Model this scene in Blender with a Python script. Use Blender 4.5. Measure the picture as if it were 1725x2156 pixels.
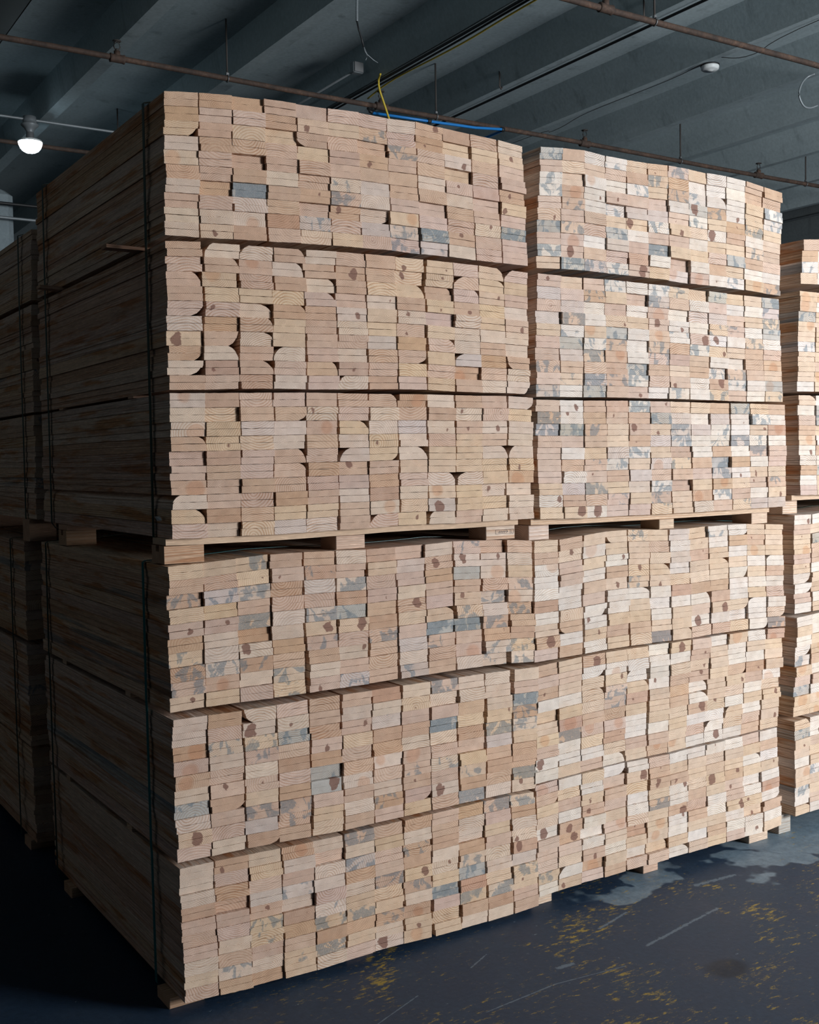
import bpy, math, random
from mathutils import Vector, Matrix

for o in list(bpy.data.objects):
    bpy.data.objects.remove(o)
SC = bpy.context.scene
COL = SC.collection

# ------------------------------------------------------------------ camera
CAM = Vector((-0.95, -2.524, 1.33))
YAW, PITCH, ROLL = 0.5701, -0.0465, -0.0170
fw = Vector((math.sin(YAW) * math.cos(PITCH), math.cos(YAW) * math.cos(PITCH), math.sin(PITCH)))
rt = Vector((math.cos(YAW), -math.sin(YAW), 0.0))
up = rt.cross(fw)
c_, s_ = math.cos(ROLL), math.sin(ROLL)
r2, u2 = rt * c_ + up * s_, up * c_ - rt * s_
cam = bpy.data.cameras.new('camera')
cam.sensor_fit = 'VERTICAL'
cam.sensor_height = 30.0
cam.lens = 2360.0 / 2156.0 * 30.0
cam.clip_end = 200
cam_o = bpy.data.objects.new('camera', cam)
COL.objects.link(cam_o)
cam_o.matrix_world = Matrix(((r2.x, u2.x, -fw.x, CAM.x), (r2.y, u2.y, -fw.y, CAM.y),
                             (r2.z, u2.z, -fw.z, CAM.z), (0, 0, 0, 1)))
SC.camera = cam_o

# ------------------------------------------------------------------ light
SC.view_settings.view_transform = 'Standard'
SC.view_settings.look = 'None'
SC.view_settings.gamma = 1.0
SC.view_settings.use_curve_mapping = False
SC.view_settings.exposure = 1.02

world = bpy.data.worlds.new('world')
SC.world = world
world.use_nodes = True
world.node_tree.nodes['Background'].inputs[0].default_value = (1.0, 0.95, 0.88, 1)
world.node_tree.nodes['Background'].inputs[1].default_value = 0.062

# assumed daylight: area light in a wide unseen window added to the front wall
WIN_X, WIN_W, WIN_Z0, WIN_Z1, WALL_Y = 4.9, 2.4, 0.95, 3.25, -5.1
DAY_POWER = 320.0
al = bpy.data.lights.new('daylight', 'AREA')
al.shape = 'RECTANGLE'
al.size, al.size_y = WIN_W - 0.1, WIN_Z1 - WIN_Z0 - 0.1
al.energy = DAY_POWER
al.color = (0.965, 0.975, 0.98)
al_o = bpy.data.objects.new('daylight', al)
COL.objects.link(al_o)
al_o.location = (WIN_X, WALL_Y - 0.12, (WIN_Z0 + WIN_Z1) / 2)
# an area lamp shines along its local -Z; turned so that it shines into the room (+Y)
al_o.rotation_euler = (math.radians(90), 0, 0)

# ------------------------------------------------------------------ node helpers
def material(name):
    m = bpy.data.materials.new(name)
    m.use_nodes = True
    nt = m.node_tree
    nt.nodes.clear()
    out = nt.nodes.new('ShaderNodeOutputMaterial')
    b = nt.nodes.new('ShaderNodeBsdfPrincipled')
    nt.links.new(b.outputs[0], out.inputs[0])
    return m, NT(nt), b


class NT:
    def __init__(self, nt):
        self.nt = nt

    def put(self, sock, v):
        if isinstance(v, bpy.types.NodeSocket):
            self.nt.links.new(v, sock)
        elif isinstance(v, tuple) and len(v) == 3 and sock.type == 'RGBA':
            sock.default_value = (*v, 1)
        else:
            sock.default_value = v

    def math(self, op, a, b=None, c=None, clamp=False):
        n = self.nt.nodes.new('ShaderNodeMath')
        n.operation = op
        n.use_clamp = clamp
        self.put(n.inputs[0], a)
        if b is not None:
            self.put(n.inputs[1], b)
        if c is not None:
            self.put(n.inputs[2], c)
        return n.outputs[0]

    def vmath(self, op, a, b=None, out=0):
        n = self.nt.nodes.new('ShaderNodeVectorMath')
        n.operation = op
        self.put(n.inputs[0], a)
        if b is not None:
            self.put(n.inputs['Scale'] if op == 'SCALE' else n.inputs[1], b)
        return n.outputs['Value'] if op in ('LENGTH', 'DOT_PRODUCT', 'DISTANCE') else n.outputs[0]

    def attr(self, name, out='Vector'):
        n = self.nt.nodes.new('ShaderNodeAttribute')
        n.attribute_name = name
        return n.outputs[out]

    def sep(self, v):
        n = self.nt.nodes.new('ShaderNodeSeparateXYZ')
        self.put(n.inputs[0], v)
        return n.outputs[0], n.outputs[1], n.outputs[2]

    def comb(self, x, y, z):
        n = self.nt.nodes.new('ShaderNodeCombineXYZ')
        for i, q in enumerate((x, y, z)):
            self.put(n.inputs[i], q)
        return n.outputs[0]

    def noise(self, v, scale, detail=2.0, rough=0.5, dist=0.0, out='Fac'):
        n = self.nt.nodes.new('ShaderNodeTexNoise')
        self.put(n.inputs['Vector'], v)
        self.put(n.inputs['Scale'], scale)
        self.put(n.inputs['Detail'], detail)
        self.put(n.inputs['Roughness'], rough)
        self.put(n.inputs['Distortion'], dist)
        return n.outputs[out]

    def ramp(self, f, stops, interp='LINEAR'):
        n = self.nt.nodes.new('ShaderNodeValToRGB')
        cr = n.color_ramp
        cr.interpolation = interp
        while len(cr.elements) < len(stops):
            cr.elements.new(0.5)
        for e, (p, c) in zip(cr.elements, stops):
            e.position = p
            e.color = (c, c, c, 1) if isinstance(c, (int, float)) else (*c, 1)
        self.put(n.inputs[0], f)
        return n.outputs[0]

    def mix(self, f, a, b, blend='MIX'):
        n = self.nt.nodes.new('ShaderNodeMix')
        n.data_type = 'RGBA'
        n.blend_type = blend
        self.put(n.inputs[0], f)
        self.put(n.inputs[6], a)
        self.put(n.inputs[7], b)
        return n.outputs[2]

    def step(self, x, lo, hi):
        n = self.nt.nodes.new('ShaderNodeMapRange')
        n.interpolation_type = 'SMOOTHSTEP'
        self.put(n.inputs[0], x)
        n.inputs[1].default_value, n.inputs[2].default_value = lo, hi
        n.inputs[3].default_value, n.inputs[4].default_value = 0.0, 1.0
        return n.outputs[0]

    def bump(self, h, strength, dist=0.001):
        n = self.nt.nodes.new('ShaderNodeBump')
        n.inputs['Strength'].default_value = strength
        n.inputs['Distance'].default_value = dist
        self.put(n.inputs['Height'], h)
        return n.outputs[0]

    def coord(self, out='Object'):
        return self.nt.nodes.new('ShaderNodeTexCoord').outputs[out]


# ------------------------------------------------------------------ wood
def wood_material():
    """Sawn pine as a solid: growth rings round a pith line that runs along the board."""
    m, n, b = material('sawn_pine')
    lc = n.attr('grain_place')        # u across, v through the thickness, w along, metres
    pith = n.attr('pith')             # pith u, v, ring spacing
    tone = n.attr('tone', 'Color')
    mk = n.attr('knot')               # knot u, v, radius
    st = n.attr('stain')              # stain amount, heartwood radius, seed
    u, v, w = n.sep(lc)
    pu, pv, sp = n.sep(pith)
    ku, kv, kr = n.sep(mk)
    sa, hr, seed = n.sep(st)
    w01 = n.math('MULTIPLY', w, 0.06)
    q = n.comb(n.math('ADD', u, n.math('MULTIPLY', seed, 7.3)), v, n.math('ADD', w01, n.math('MULTIPLY', seed, 3.1)))
    warp = n.vmath('SUBTRACT', n.noise(q, 16.0, 2.0, 0.5, out='Color'), (0.5, 0.5, 0.5))
    warp = n.vmath('SCALE', warp, 0.014)
    wx, wy, wz = n.sep(warp)
    du = n.math('ADD', n.math('SUBTRACT', u, pu), wx)
    dv = n.math('ADD', n.math('SUBTRACT', v, pv), wy)
    # the pith wanders a little along the board
    dv = n.math('ADD', dv, n.math('MULTIPLY', n.math('SINE', n.math('ADD', n.math('MULTIPLY', w, 3.0), n.math('MULTIPLY', seed, 40.0))), 0.006))
    r = n.math('SQRT', n.math('ADD', n.math('MULTIPLY', du, du), n.math('MULTIPLY', dv, dv)))
    fr = n.math('FRACT', n.math('DIVIDE', r, sp))
    late = n.ramp(fr, [(0.0, 0.0), (0.35, 0.10), (0.72, 0.75), (0.88, 1.0), (0.97, 0.25), (1.0, 0.0)])
    ringvar = n.noise(q, 30.0, 1.0)
    late = n.math('MULTIPLY', late, n.math('MULTIPLY_ADD', ringvar, 0.9, 0.15))
    dark = n.mix(1.0, tone, (0.66, 0.44, 0.29), 'MULTIPLY')
    strong = n.math('MULTIPLY_ADD', n.math('FRACT', n.math('MULTIPLY', seed, 17.7)), 0.65, 0.62)
    col = n.mix(n.math('MULTIPLY', late, strong, clamp=True), n.mix(1.0, tone, (1.06, 1.07, 1.09), 'MULTIPLY'), dark)
    # reddish heartwood round the pith
    hh = n.math('SUBTRACT', 1.0, n.step(n.math('SUBTRACT', r, hr), -0.006, 0.004))
    heart = n.mix(1.0, tone, (0.94, 0.79, 0.71), 'MULTIPLY')
    heart = n.mix(n.math('MULTIPLY', late, 0.6), heart, n.mix(1.0, heart, (0.8, 0.66, 0.56), 'MULTIPLY'))
    col = n.mix(n.math('MULTIPLY', hh, n.math('GREATER_THAN', hr, 0.001)), col, heart)
    # blue stain, in wedges that follow the rays
    ang = n.math('ARCTAN2', du, dv)
    sv = n.comb(n.math('MULTIPLY', ang, 1.25), n.math('MULTIPLY', r, 13.0), n.math('ADD', n.math('MULTIPLY', w, 0.5), n.math('MULTIPLY', seed, 23.0)))
    sn = n.noise(sv, 1.7, 3.0, 0.55)
    edge = n.math('SUBTRACT', sn, n.math('SUBTRACT', 0.68, n.math('MULTIPLY', sa, 0.26)))
    sm = n.math('MULTIPLY', n.step(edge, 0.0, 0.07), n.math('GREATER_THAN', sa, 0.01))
    streak = n.noise(n.comb(n.math('MULTIPLY', u, 1.0), n.math('MULTIPLY', v, 1.0), seed), 260.0, 2.0)
    sm = n.math('MULTIPLY', sm, n.math('MULTIPLY_ADD', streak, 0.8, 0.32), clamp=True)
    stain_c = n.mix(0.5, n.mix(1.0, tone, (0.38, 0.48, 0.58), 'MULTIPLY'), (0.185, 0.220, 0.250))
    col = n.mix(sm, col, stain_c)
    # knot
    kn = n.noise(n.comb(u, v, seed), 62.0, 3.0)
    kd = n.math('ADD', n.vmath('LENGTH', n.comb(n.math('SUBTRACT', u, ku), n.math('MULTIPLY', n.math('SUBTRACT', v, kv), 0.8), 0.0)),
                n.math('MULTIPLY', n.math('SUBTRACT', kn, 0.5), 0.021))
    kmask = n.math('MULTIPLY', n.math('SUBTRACT', 1.0, n.step(n.math('SUBTRACT', kd, kr), -0.0012, 0.0012)), n.math('GREATER_THAN', kr, 0.0005))
    kin = n.math('FRACT', n.math('DIVIDE', kd, 0.0032))
    kcol = n.mix(n.math('MULTIPLY', kin, 0.5), (0.25, 0.125, 0.09), (0.10, 0.05, 0.045))
    near_end = n.math('LESS_THAN', w, 0.05)
    col = n.mix(n.math('MULTIPLY', n.math('MULTIPLY', kmask, 0.9), near_end), col, kcol)
    # fibres of the saw cut; their bright glints are painted into the colour
    fz = n.noise(n.vmath('MULTIPLY', lc, (1.0, 1.6, 0.05)), 620.0, 2.0, 0.6)
    col = n.mix(1.0, col, n.ramp(fz, [(0.30, 0.80), (0.50, 0.99), (0.59, 1.02), (0.68, 1.5)]), 'MULTIPLY')
    # streaks and warm resin bands along the sawn sides
    lw = n.vmath('MULTIPLY', lc, (1.0, 1.0, 0.022))
    strk = n.noise(n.vmath('ADD', lw, n.comb(seed, 0.0, 0.0)), 330.0, 3.0, 0.6)
    band = n.noise(n.vmath('ADD', n.vmath('MULTIPLY', lc, (1.0, 1.0, 0.10)), n.comb(seed, seed, 0.0)), 26.0, 3.0, 0.6)
    side = n.mix(1.0, n.mix(n.step(band, 0.52, 0.66), (1.0, 1.0, 1.0), (0.80, 0.56, 0.38)), n.ramp(strk, [(0.34, 0.74), (0.5, 1.0), (0.66, 1.14)]), 'MULTIPLY')
    col = n.mix(n.step(w, 0.003, 0.008), col, n.mix(1.0, col, side, 'MULTIPLY'))
    blot = n.noise(q, 42.0, 3.0)
    col = n.mix(1.0, col, n.ramp(blot, [(0.3, 0.90), (0.7, 1.06)]), 'MULTIPLY')
    n.put(b.inputs['Base Color'], col)
    b.inputs['Roughness'].default_value = 0.72
    b.inputs['Specular IOR Level'].default_value = 0.22
    saw = n.noise(n.vmath('MULTIPLY', lc, (1.0, 2.2, 0.1)), 420.0, 2.0, 0.55)
    n.put(b.inputs['Normal'], n.bump(saw, 0.55, 0.0012))
    return m


WOOD = wood_material()
TONES = {'a': (0.560, 0.398, 0.302), 'o': (0.525, 0.352, 0.245), 'y': (0.625, 0.470, 0.338), 'w': (0.630, 0.505, 0.410),
         'k': (0.580, 0.428, 0.345), 'g': (0.430, 0.410, 0.375), 'm': (0.575, 0.482, 0.432), 'r': (0.495, 0.305, 0.208)}
LIT_WHITE = (0.690, 0.622, 0.560)          # pale tone for second and furthest bundles; their stronger light is in the colour
TONE_WORD = {'a': 'tan', 'o': 'orange-brown', 'y': 'yellowish', 'w': 'pale', 'k': 'pinkish', 'g': 'greyish', 'm': 'grey-pink', 'r': 'reddish'}


def tag(o, label=None, cat=None, group=None, kind=None):
    if label:
        o['label'] = label
    if cat:
        o['category'] = cat
    if group:
        o['group'] = group
    if kind:
        o['kind'] = kind
    return o


class Wood:
    """Collects boards (vertices, faces and their grain data) into one mesh."""

    def __init__(self):
        self.v, self.f, self.lc, self.pi, self.to, self.kn, self.st = [], [], [], [], [], [], []

    def board(self, prof, loc_prof, y0, y1, d, bow=None):
        """prof: (x, z) outline seen from the front, counter-clockwise; loc_prof: the same outline in grain coordinates."""
        n = len(prof)
        base = len(self.v)
        rings = [y0, y1] if not bow else [y0 + (y1 - y0) * t for t in (0, .25, .5, .75, 1)]
        for k, y in enumerate(rings):
            bx, bz = (0, 0) if not bow else (bow[0] * math.sin(math.pi * k / 4), bow[1] * math.sin(math.pi * k / 4))
            for (x, z), (a, c) in zip(prof, loc_prof):
                self.v.append((x + bx, y, z + bz))
                self.lc.append((a, c, y - y0))
                self.pi.append(d['pith'])
                self.to.append((*d['tone'], 1.0))
                self.kn.append(d['knot'])
                self.st.append(d['stain'])
        self.f.append([base + i for i in range(n)])
        e = base + n * (len(rings) - 1)
        self.f.append([e + i for i in range(n - 1, -1, -1)])
        for k in range(len(rings) - 1):
            a, c = base + n * k, base + n * (k + 1)
            for i in range(n):
                j = (i + 1) % n
                self.f.append([a + i, c + i, c + j, a + j])

    def box(self, x0, x1, y0, y1, z0, z1, d, along='x'):
        """A plain sawn piece whose grain runs along x, y."""
        base = len(self.v)
        e = 0.0015
        # chamfered box: three rings are enough for a soft edge
        P = []
        for y, i in ((y0, e), (y0 + e, 0), (y1 - e, 0), (y1, e)):
            P.append([(x0 + i, y, z0 + i), (x1 - i, y, z0 + i), (x1 - i, y, z1 - i), (x0 + i, y, z1 - i)])
        xc, yc, zc = (x0 + x1) / 2, (y0 + y1) / 2, (z0 + z1) / 2
        for R in P:
            for p in R:
                self.v.append(p)
                if along == 'x':
                    self.lc.append((p[1] - yc, p[2] - zc, p[0] - x0 - 2.0))
                else:
                    self.lc.append((p[0] - xc, p[2] - zc, p[1] - y0 - 2.0))
                self.pi.append(d['pith'])
                self.to.append((*d['tone'], 1.0))
                self.kn.append(d['knot'])
                self.st.append(d['stain'])
        self.f.append([base + i for i in range(4)])
        self.f.append([base + 12 + i for i in (3, 2, 1, 0)])
        for k in range(3):
            a, c = base + 4 * k, base + 4 * k + 4
            for i in range(4):
                j = (i + 1) % 4
                self.f.append([a + i, c + i, c + j, a + j])

    def build(self, name, parent=None, mat=None):
        if parent is None and self.v:
            k = len(self.v)
            xs, ys, zs = [p[0] for p in self.v], [p[1] for p in self.v], [p[2] for p in self.v]
            org = ((min(xs) + max(xs)) / 2, min(ys), min(zs))
        else:
            org = (0, 0, 0)
        me = bpy.data.meshes.new(name)
        me.from_pydata([(a - org[0], b - org[1], c - org[2]) for a, b, c in self.v], [], self.f)
        for nm, data in (('grain_place', self.lc), ('pith', self.pi), ('knot', self.kn), ('stain', self.st)):
            at = me.attributes.new(nm, 'FLOAT_VECTOR', 'POINT')
            at.data.foreach_set('vector', [q for t in data for q in t])
        at = me.attributes.new('tone', 'FLOAT_COLOR', 'POINT')
        at.data.foreach_set('color', [q for t in self.to for q in t])
        me.materials.append(mat or WOOD)
        me.update()
        o = bpy.data.objects.new(name, me)
        COL.objects.link(o)
        o.location = org
        if parent:
            o.parent = parent
        return o


def lerp_(a, b, t):
    return a + (b - a) * t


def grain(rng, tone='a', feat='.', pale=False):
    """Random but plausible grain data for one sawn pair."""
    t = LIT_WHITE if pale and tone == 'w' else TONES[tone]
    if pale and tone != 'w':
        t = tuple(lerp_(q, s, 0.16) for q, s in zip(t, LIT_WHITE))  # stronger light on these bundles mixed into the remaining tones
    j = rng.gauss(0, 0.035)
    hue = rng.gauss(0, 0.018)
    t = tuple(max(0.02, min(0.9, q * (1 + j) + s * hue)) for q, s in zip(t, (0.2, 0.0, -0.6)))
    side = rng.choice((-1, 1))
    pu, pv = rng.gauss(0, 0.022), side * rng.uniform(0.018, 0.085)
    sp = rng.choice((rng.uniform(0.0028, 0.0040), rng.uniform(0.0040, 0.0072)))
    hr, knot, sa = 0.0, (0.0, 0.0, 0.0), 0.0
    if feat in 'ph':
        pu, pv = rng.uniform(-0.025, 0.025), rng.uniform(-0.012, 0.012)
        if feat == 'h':
            hr = rng.uniform(0.016, 0.026)
        else:
            knot = (pu, pv, 0.0021)
    if feat == 's':
        sa = rng.uniform(0.55, 0.8)
    if feat == 'S':
        sa = rng.uniform(0.95, 1.25)
    if feat == 'n':
        knot = (rng.uniform(-0.033, 0.033), rng.choice((-1, 1)) * rng.uniform(0.003, 0.012), rng.uniform(0.0045, 0.0075))
    if feat == 'N':
        knot = (rng.choice((-1, 1)) * rng.uniform(0.004, 0.027), rng.uniform(-0.007, 0.007), rng.uniform(0.011, 0.016))
    return {'tone': t, 'pith': (pu, pv, sp), 'knot': knot, 'stain': (sa, hr, rng.uniform(0, 10))}

# ------------------------------------------------------------------ the room
ZS, ZC = 3.83, 4.04          # underside of the ribs, underside of the slab


def plain_mesh(name, verts, faces, mat, parent=None, smooth=False):
    me = bpy.data.meshes.new(name)
    me.from_pydata(verts, [], faces)
    if mat:
        me.materials.append(mat)
    if smooth:
        for p in me.polygons:
            p.use_smooth = True
    me.update()
    o = bpy.data.objects.new(name, me)
    COL.objects.link(o)
    if parent:
        o.parent = parent
    return o


class Shape:
    """Boxes, tubes, turned shapes and ribbons gathered into one mesh."""

    def __init__(self):
        self.v, self.f, self.sm = [], [], []

    def add(self, vs, fs, smooth=False):
        b = len(self.v)
        self.v += [tuple(p) for p in vs]
        self.f += [[b + i for i in f] for f in fs]
        self.sm += [smooth] * len(fs)
        return self

    def box(self, x0, x1, y0, y1, z0, z1, ch=0.0):
        if ch <= 0:
            vs = [(x, y, z) for x in (x0, x1) for y in (y0, y1) for z in (z0, z1)]
            return self.add(vs, [(0, 1, 3, 2), (4, 6, 7, 5), (0, 4, 5, 1), (2, 3, 7, 6), (0, 2, 6, 4), (1, 5, 7, 3)])
        P = []
        for z, i in ((z0, ch), (z0 + ch, 0), (z1 - ch, 0), (z1, ch)):
            c = ch
            P.append([(x0 + i + c, y0 + i, z), (x1 - i - c, y0 + i, z), (x1 - i, y0 + i + c, z), (x1 - i, y1 - i - c, z),
                      (x1 - i - c, y1 - i, z), (x0 + i + c, y1 - i, z), (x0 + i, y1 - i - c, z), (x0 + i, y0 + i + c, z)])
        vs = [p for R in P for p in R]
        fs = [tuple(range(7, -1, -1)), tuple(range(24, 32))]
        for k in range(3):
            for i in range(8):
                j = (i + 1) % 8
                fs.append((8 * k + i, 8 * k + j, 8 * k + 8 + j, 8 * k + 8 + i))
        return self.add(vs, fs)

    def tube(self, pts, r, n=10, caps=True):
        pts = [Vector(p) for p in pts]
        rings = []
        ref = Vector((0, 0, 1))
        for i, p in enumerate(pts):
            t = (pts[min(i + 1, len(pts) - 1)] - pts[max(i - 1, 0)]).normalized()
            a = t.cross(ref)
            if a.length < 1e-3:
                a = t.cross(Vector((0, 1, 0)))
            a.normalize()
            b = t.cross(a).normalized()
            rr = r[i] if isinstance(r, (list, tuple)) else r
            rings.append([p + (a * math.cos(2 * math.pi * k / n) + b * math.sin(2 * math.pi * k / n)) * rr for k in range(n)])
        vs = [q for R in rings for q in R]
        fs = []
        for i in range(len(rings) - 1):
            for k in range(n):
                j = (k + 1) % n
                fs.append((i * n + k, i * n + j, (i + 1) * n + j, (i + 1) * n + k))
        if caps:
            fs.append(tuple(range(n - 1, -1, -1)))
            e = (len(rings) - 1) * n
            fs.append(tuple(range(e, e + n)))
        return self.add(vs, fs, True)

    def lathe(self, prof, c, n=28):
        vs = []
        for r, z in prof:
            for k in range(n):
                a = 2 * math.pi * k / n
                vs.append((c[0] + r * math.cos(a), c[1] + r * math.sin(a), c[2] + z))
        fs = []
        for i in range(len(prof) - 1):
            for k in range(n):
                j = (k + 1) % n
                fs.append((i * n + k, i * n + j, (i + 1) * n + j, (i + 1) * n + k))
        return self.add(vs, fs, True)

    def build(self, name, mat, parent=None, local=True):
        org = (0, 0, 0)
        if parent is None and local:
            org = tuple((min(p[i] for p in self.v) + max(p[i] for p in self.v)) / 2 if i < 2 else min(p[i] for p in self.v) for i in range(3))
        off = org if parent is None else tuple(parent.location)
        me = bpy.data.meshes.new(name)
        me.from_pydata([(a - off[0], b - off[1], c - off[2]) for a, b, c in self.v], [], self.f)
        me.materials.append(mat)
        for p, s in zip(me.polygons, self.sm):
            p.use_smooth = s
        me.update()
        o = bpy.data.objects.new(name, me)
        COL.objects.link(o)
        if parent is None:
            o.location = org
        else:
            o.parent = parent
        return o


def thing(name, loc, label, cat, group=None):
    o = bpy.data.objects.new(name, None)
    o.empty_display_size = 0.05
    COL.objects.link(o)
    o.location = loc
    return tag(o, label, cat, group)


def floor_material():
    m, n, b = material('worn_floor_paint')
    p = n.coord('Object')
    x, y, z = n.sep(p)
    big = n.noise(p, 0.9, 4.0, 0.6)
    mid = n.noise(p, 5.0, 5.0, 0.65)
    fine = n.noise(p, 60.0, 4.0, 0.7)
    col = n.ramp(n.math('ADD', n.math('MULTIPLY', mid, 0.7), n.math('MULTIPLY', big, 0.3)),
                 [(0.30, (0.010, 0.027, 0.058)), (0.50, (0.019, 0.037, 0.068)), (0.70, (0.034, 0.053, 0.083))])
    # bare concrete where the paint is gone: a broad patch beyond the stacks' far corner and flakes elsewhere
    warp = n.vmath('SCALE', n.vmath('SUBTRACT', n.noise(p, 2.4, 4.0, 0.6, out='Color'), (0.5, 0.5, 0.5)), 0.75)
    pw = n.vmath('ADD', p, warp)
    xw, yw, zw = n.sep(pw)
    d1 = n.vmath('LENGTH', n.vmath('MULTIPLY', n.vmath('SUBTRACT', pw, (2.55, 0.10, 0.0)), (1.0, 1.45, 0.0)))
    bare = n.math('SUBTRACT', 1.0, n.step(d1, 0.58, 0.62))
    d2 = n.vmath('LENGTH', n.vmath('MULTIPLY', n.vmath('SUBTRACT', pw, (1.95, -0.15, 0.0)), (1.0, 1.5, 0.0)))
    bare = n.math('MAXIMUM', bare, n.math('SUBTRACT', 1.0, n.step(d2, 0.12, 0.15)))
    d3 = n.vmath('LENGTH', n.vmath('MULTIPLY', n.vmath('SUBTRACT', pw, (1.48, 0.03, 0.0)), (0.9, 2.8, 0.0)))
    bare = n.math('MAXIMUM', bare, n.math('SUBTRACT', 1.0, n.step(d3, 0.17, 0.22)))
    flake = n.noise(n.vmath('MULTIPLY', p, (1.0, 1.7, 1.0)), 22.0, 4.0, 0.62)
    bare = n.math('MAXIMUM', bare, n.math('MULTIPLY', n.step(flake, 0.70, 0.715), 0.9))
    conc = n.ramp(n.noise(p, 18.0, 5.0, 0.65), [(0.3, (0.105, 0.150, 0.195)), (0.7, (0.175, 0.235, 0.285))])
    # remains of yellow marking
    ym = n.noise(n.vmath('MULTIPLY', pw, (1.0, 1.4, 1.0)), 2.6, 4.0, 0.65)
    yf = n.noise(n.vmath('MULTIPLY', p, (0.7, 2.0, 1.0)), 34.0, 7.0, 0.80)
    yel = n.step(n.math('SUBTRACT', n.math('ADD', yf, n.math('MULTIPLY', ym, 0.55)), 0.850), 0.0, 0.09)
    near_lane = n.math('MULTIPLY', n.step(x, -0.1, 0.6), n.math('SUBTRACT', 1.0, n.step(x, 3.6, 4.6)))
    yel = n.math('MULTIPLY', yel, n.math('MULTIPLY', near_lane, 0.85))
    col = n.mix(bare, col, conc)
    col = n.mix(yel, col, (0.36, 0.25, 0.035))

    # scrapes: distance to a few straight lines on the floor
    def scrape(a, c, wd):
        ab = (c[0] - a[0], c[1] - a[1])
        L2 = ab[0] ** 2 + ab[1] ** 2
        t = n.math('DIVIDE', n.math('ADD', n.math('MULTIPLY', n.math('SUBTRACT', x, a[0]), ab[0]), n.math('MULTIPLY', n.math('SUBTRACT', y, a[1]), ab[1])), L2, clamp=True)
        dx = n.math('SUBTRACT', x, n.math('MULTIPLY_ADD', t, ab[0], a[0]))
        dy = n.math('SUBTRACT', y, n.math('MULTIPLY_ADD', t, ab[1], a[1]))
        dd = n.math('SQRT', n.math('ADD', n.math('MULTIPLY', dx, dx), n.math('MULTIPLY', dy, dy)))
        dd = n.math('ADD', dd, n.math('MULTIPLY', n.math('SUBTRACT', fine, 0.5), wd * 3.0))
        return n.math('SUBTRACT', 1.0, n.step(dd, wd * 0.3, wd * 0.7))
    sc = scrape((1.193, -0.345), (1.536, -0.281), 0.009)
    for a, c, wd in (((0.612, -0.393), (0.841, -0.376), 0.004), ((0.841, -0.376), (1.056, -0.402), 0.003), ((0.905, -0.313), (0.950, -0.315), 0.012),
                     ((1.62, -0.12), (1.78, -0.13), 0.014), ((1.16, -0.19), (1.30, -0.15), 0.007), ((0.72, -0.18), (0.80, -0.14), 0.004),
                     ((0.35, -0.30), (0.52, -0.23), 0.003), ((1.9, -0.36), (2.4, -0.30), 0.003), ((2.2, -0.10), (2.7, -0.16), 0.005)):
        sc = n.math('MAXIMUM', sc, scrape(a, c, wd))
    col = n.mix(n.math('MULTIPLY', sc, 0.8), col, (0.13, 0.175, 0.22))
    # dark oil spot
    do = n.vmath('LENGTH', n.vmath('MULTIPLY', n.vmath('SUBTRACT', n.vmath('ADD', p, n.vmath('SCALE', warp, 0.12)), (1.255, -0.55, 0.0)), (1.0, 1.15, 0.0)))
    col = n.mix(n.math('MULTIPLY', n.math('SUBTRACT', 1.0, n.step(do, 0.04, 0.075)), 0.9), col, (0.006, 0.015, 0.030))
    col = n.mix(1.0, col, n.ramp(fine, [(0.3, 0.82), (0.7, 1.16)]), 'MULTIPLY')
    n.put(b.inputs['Base Color'], col)
    n.put(b.inputs['Roughness'], n.ramp(mid, [(0.3, 0.42), (0.7, 0.60)]))
    b.inputs['Specular IOR Level'].default_value = 0.25
    n.put(b.inputs['Normal'], n.bump(n.math('ADD', fine, n.math('MULTIPLY', bare, -0.5)), 0.25, 0.002))
    return m


def concrete(name, c0, c1, rough=0.85, board=False):
    m, n, b = material(name)
    p = n.coord('Object')
    f = n.noise(p, 0.8, 5.0, 0.62)
    g = n.noise(n.vmath('MULTIPLY', p, (1.0, 0.15, 1.0)), 7.0, 4.0, 0.6)
    h = n.noise(p, 45.0, 3.0, 0.6)
    col = n.ramp(n.math('ADD', n.math('MULTIPLY', f, 0.6), n.math('MULTIPLY', g, 0.4)), [(0.34, c0), (0.64, c1)])
    col = n.mix(1.0, col, n.ramp(h, [(0.3, 0.90), (0.7, 1.08)]), 'MULTIPLY')
    drip = n.noise(n.vmath('MULTIPLY', p, (2.5, 2.5, 0.25)), 3.0, 4.0, 0.6)
    col = n.mix(1.0, col, n.ramp(drip, [(0.28, 0.72), (0.42, 1.0)]), 'MULTIPLY')
    n.put(b.inputs['Base Color'], col)
    b.inputs['Roughness'].default_value = rough
    b.inputs['Specular IOR Level'].default_value = 0.2
    n.put(b.inputs['Normal'], n.bump(h, 0.2, 0.003))
    return m


def simple(name, col, rough=0.5, metal=0.0, spec=0.4, var=0.15, scale=30.0):
    m, n, b = material(name)
    f = n.noise(n.coord('Object'), scale, 3.0, 0.6)
    n.put(b.inputs['Base Color'], n.mix(f, tuple(q * (1 - var) for q in col), tuple(min(1, q * (1 + var)) for q in col)))
    b.inputs['Roughness'].default_value = rough
    b.inputs['Metallic'].default_value = metal
    b.inputs['Specular IOR Level'].default_value = spec
    return m


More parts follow.
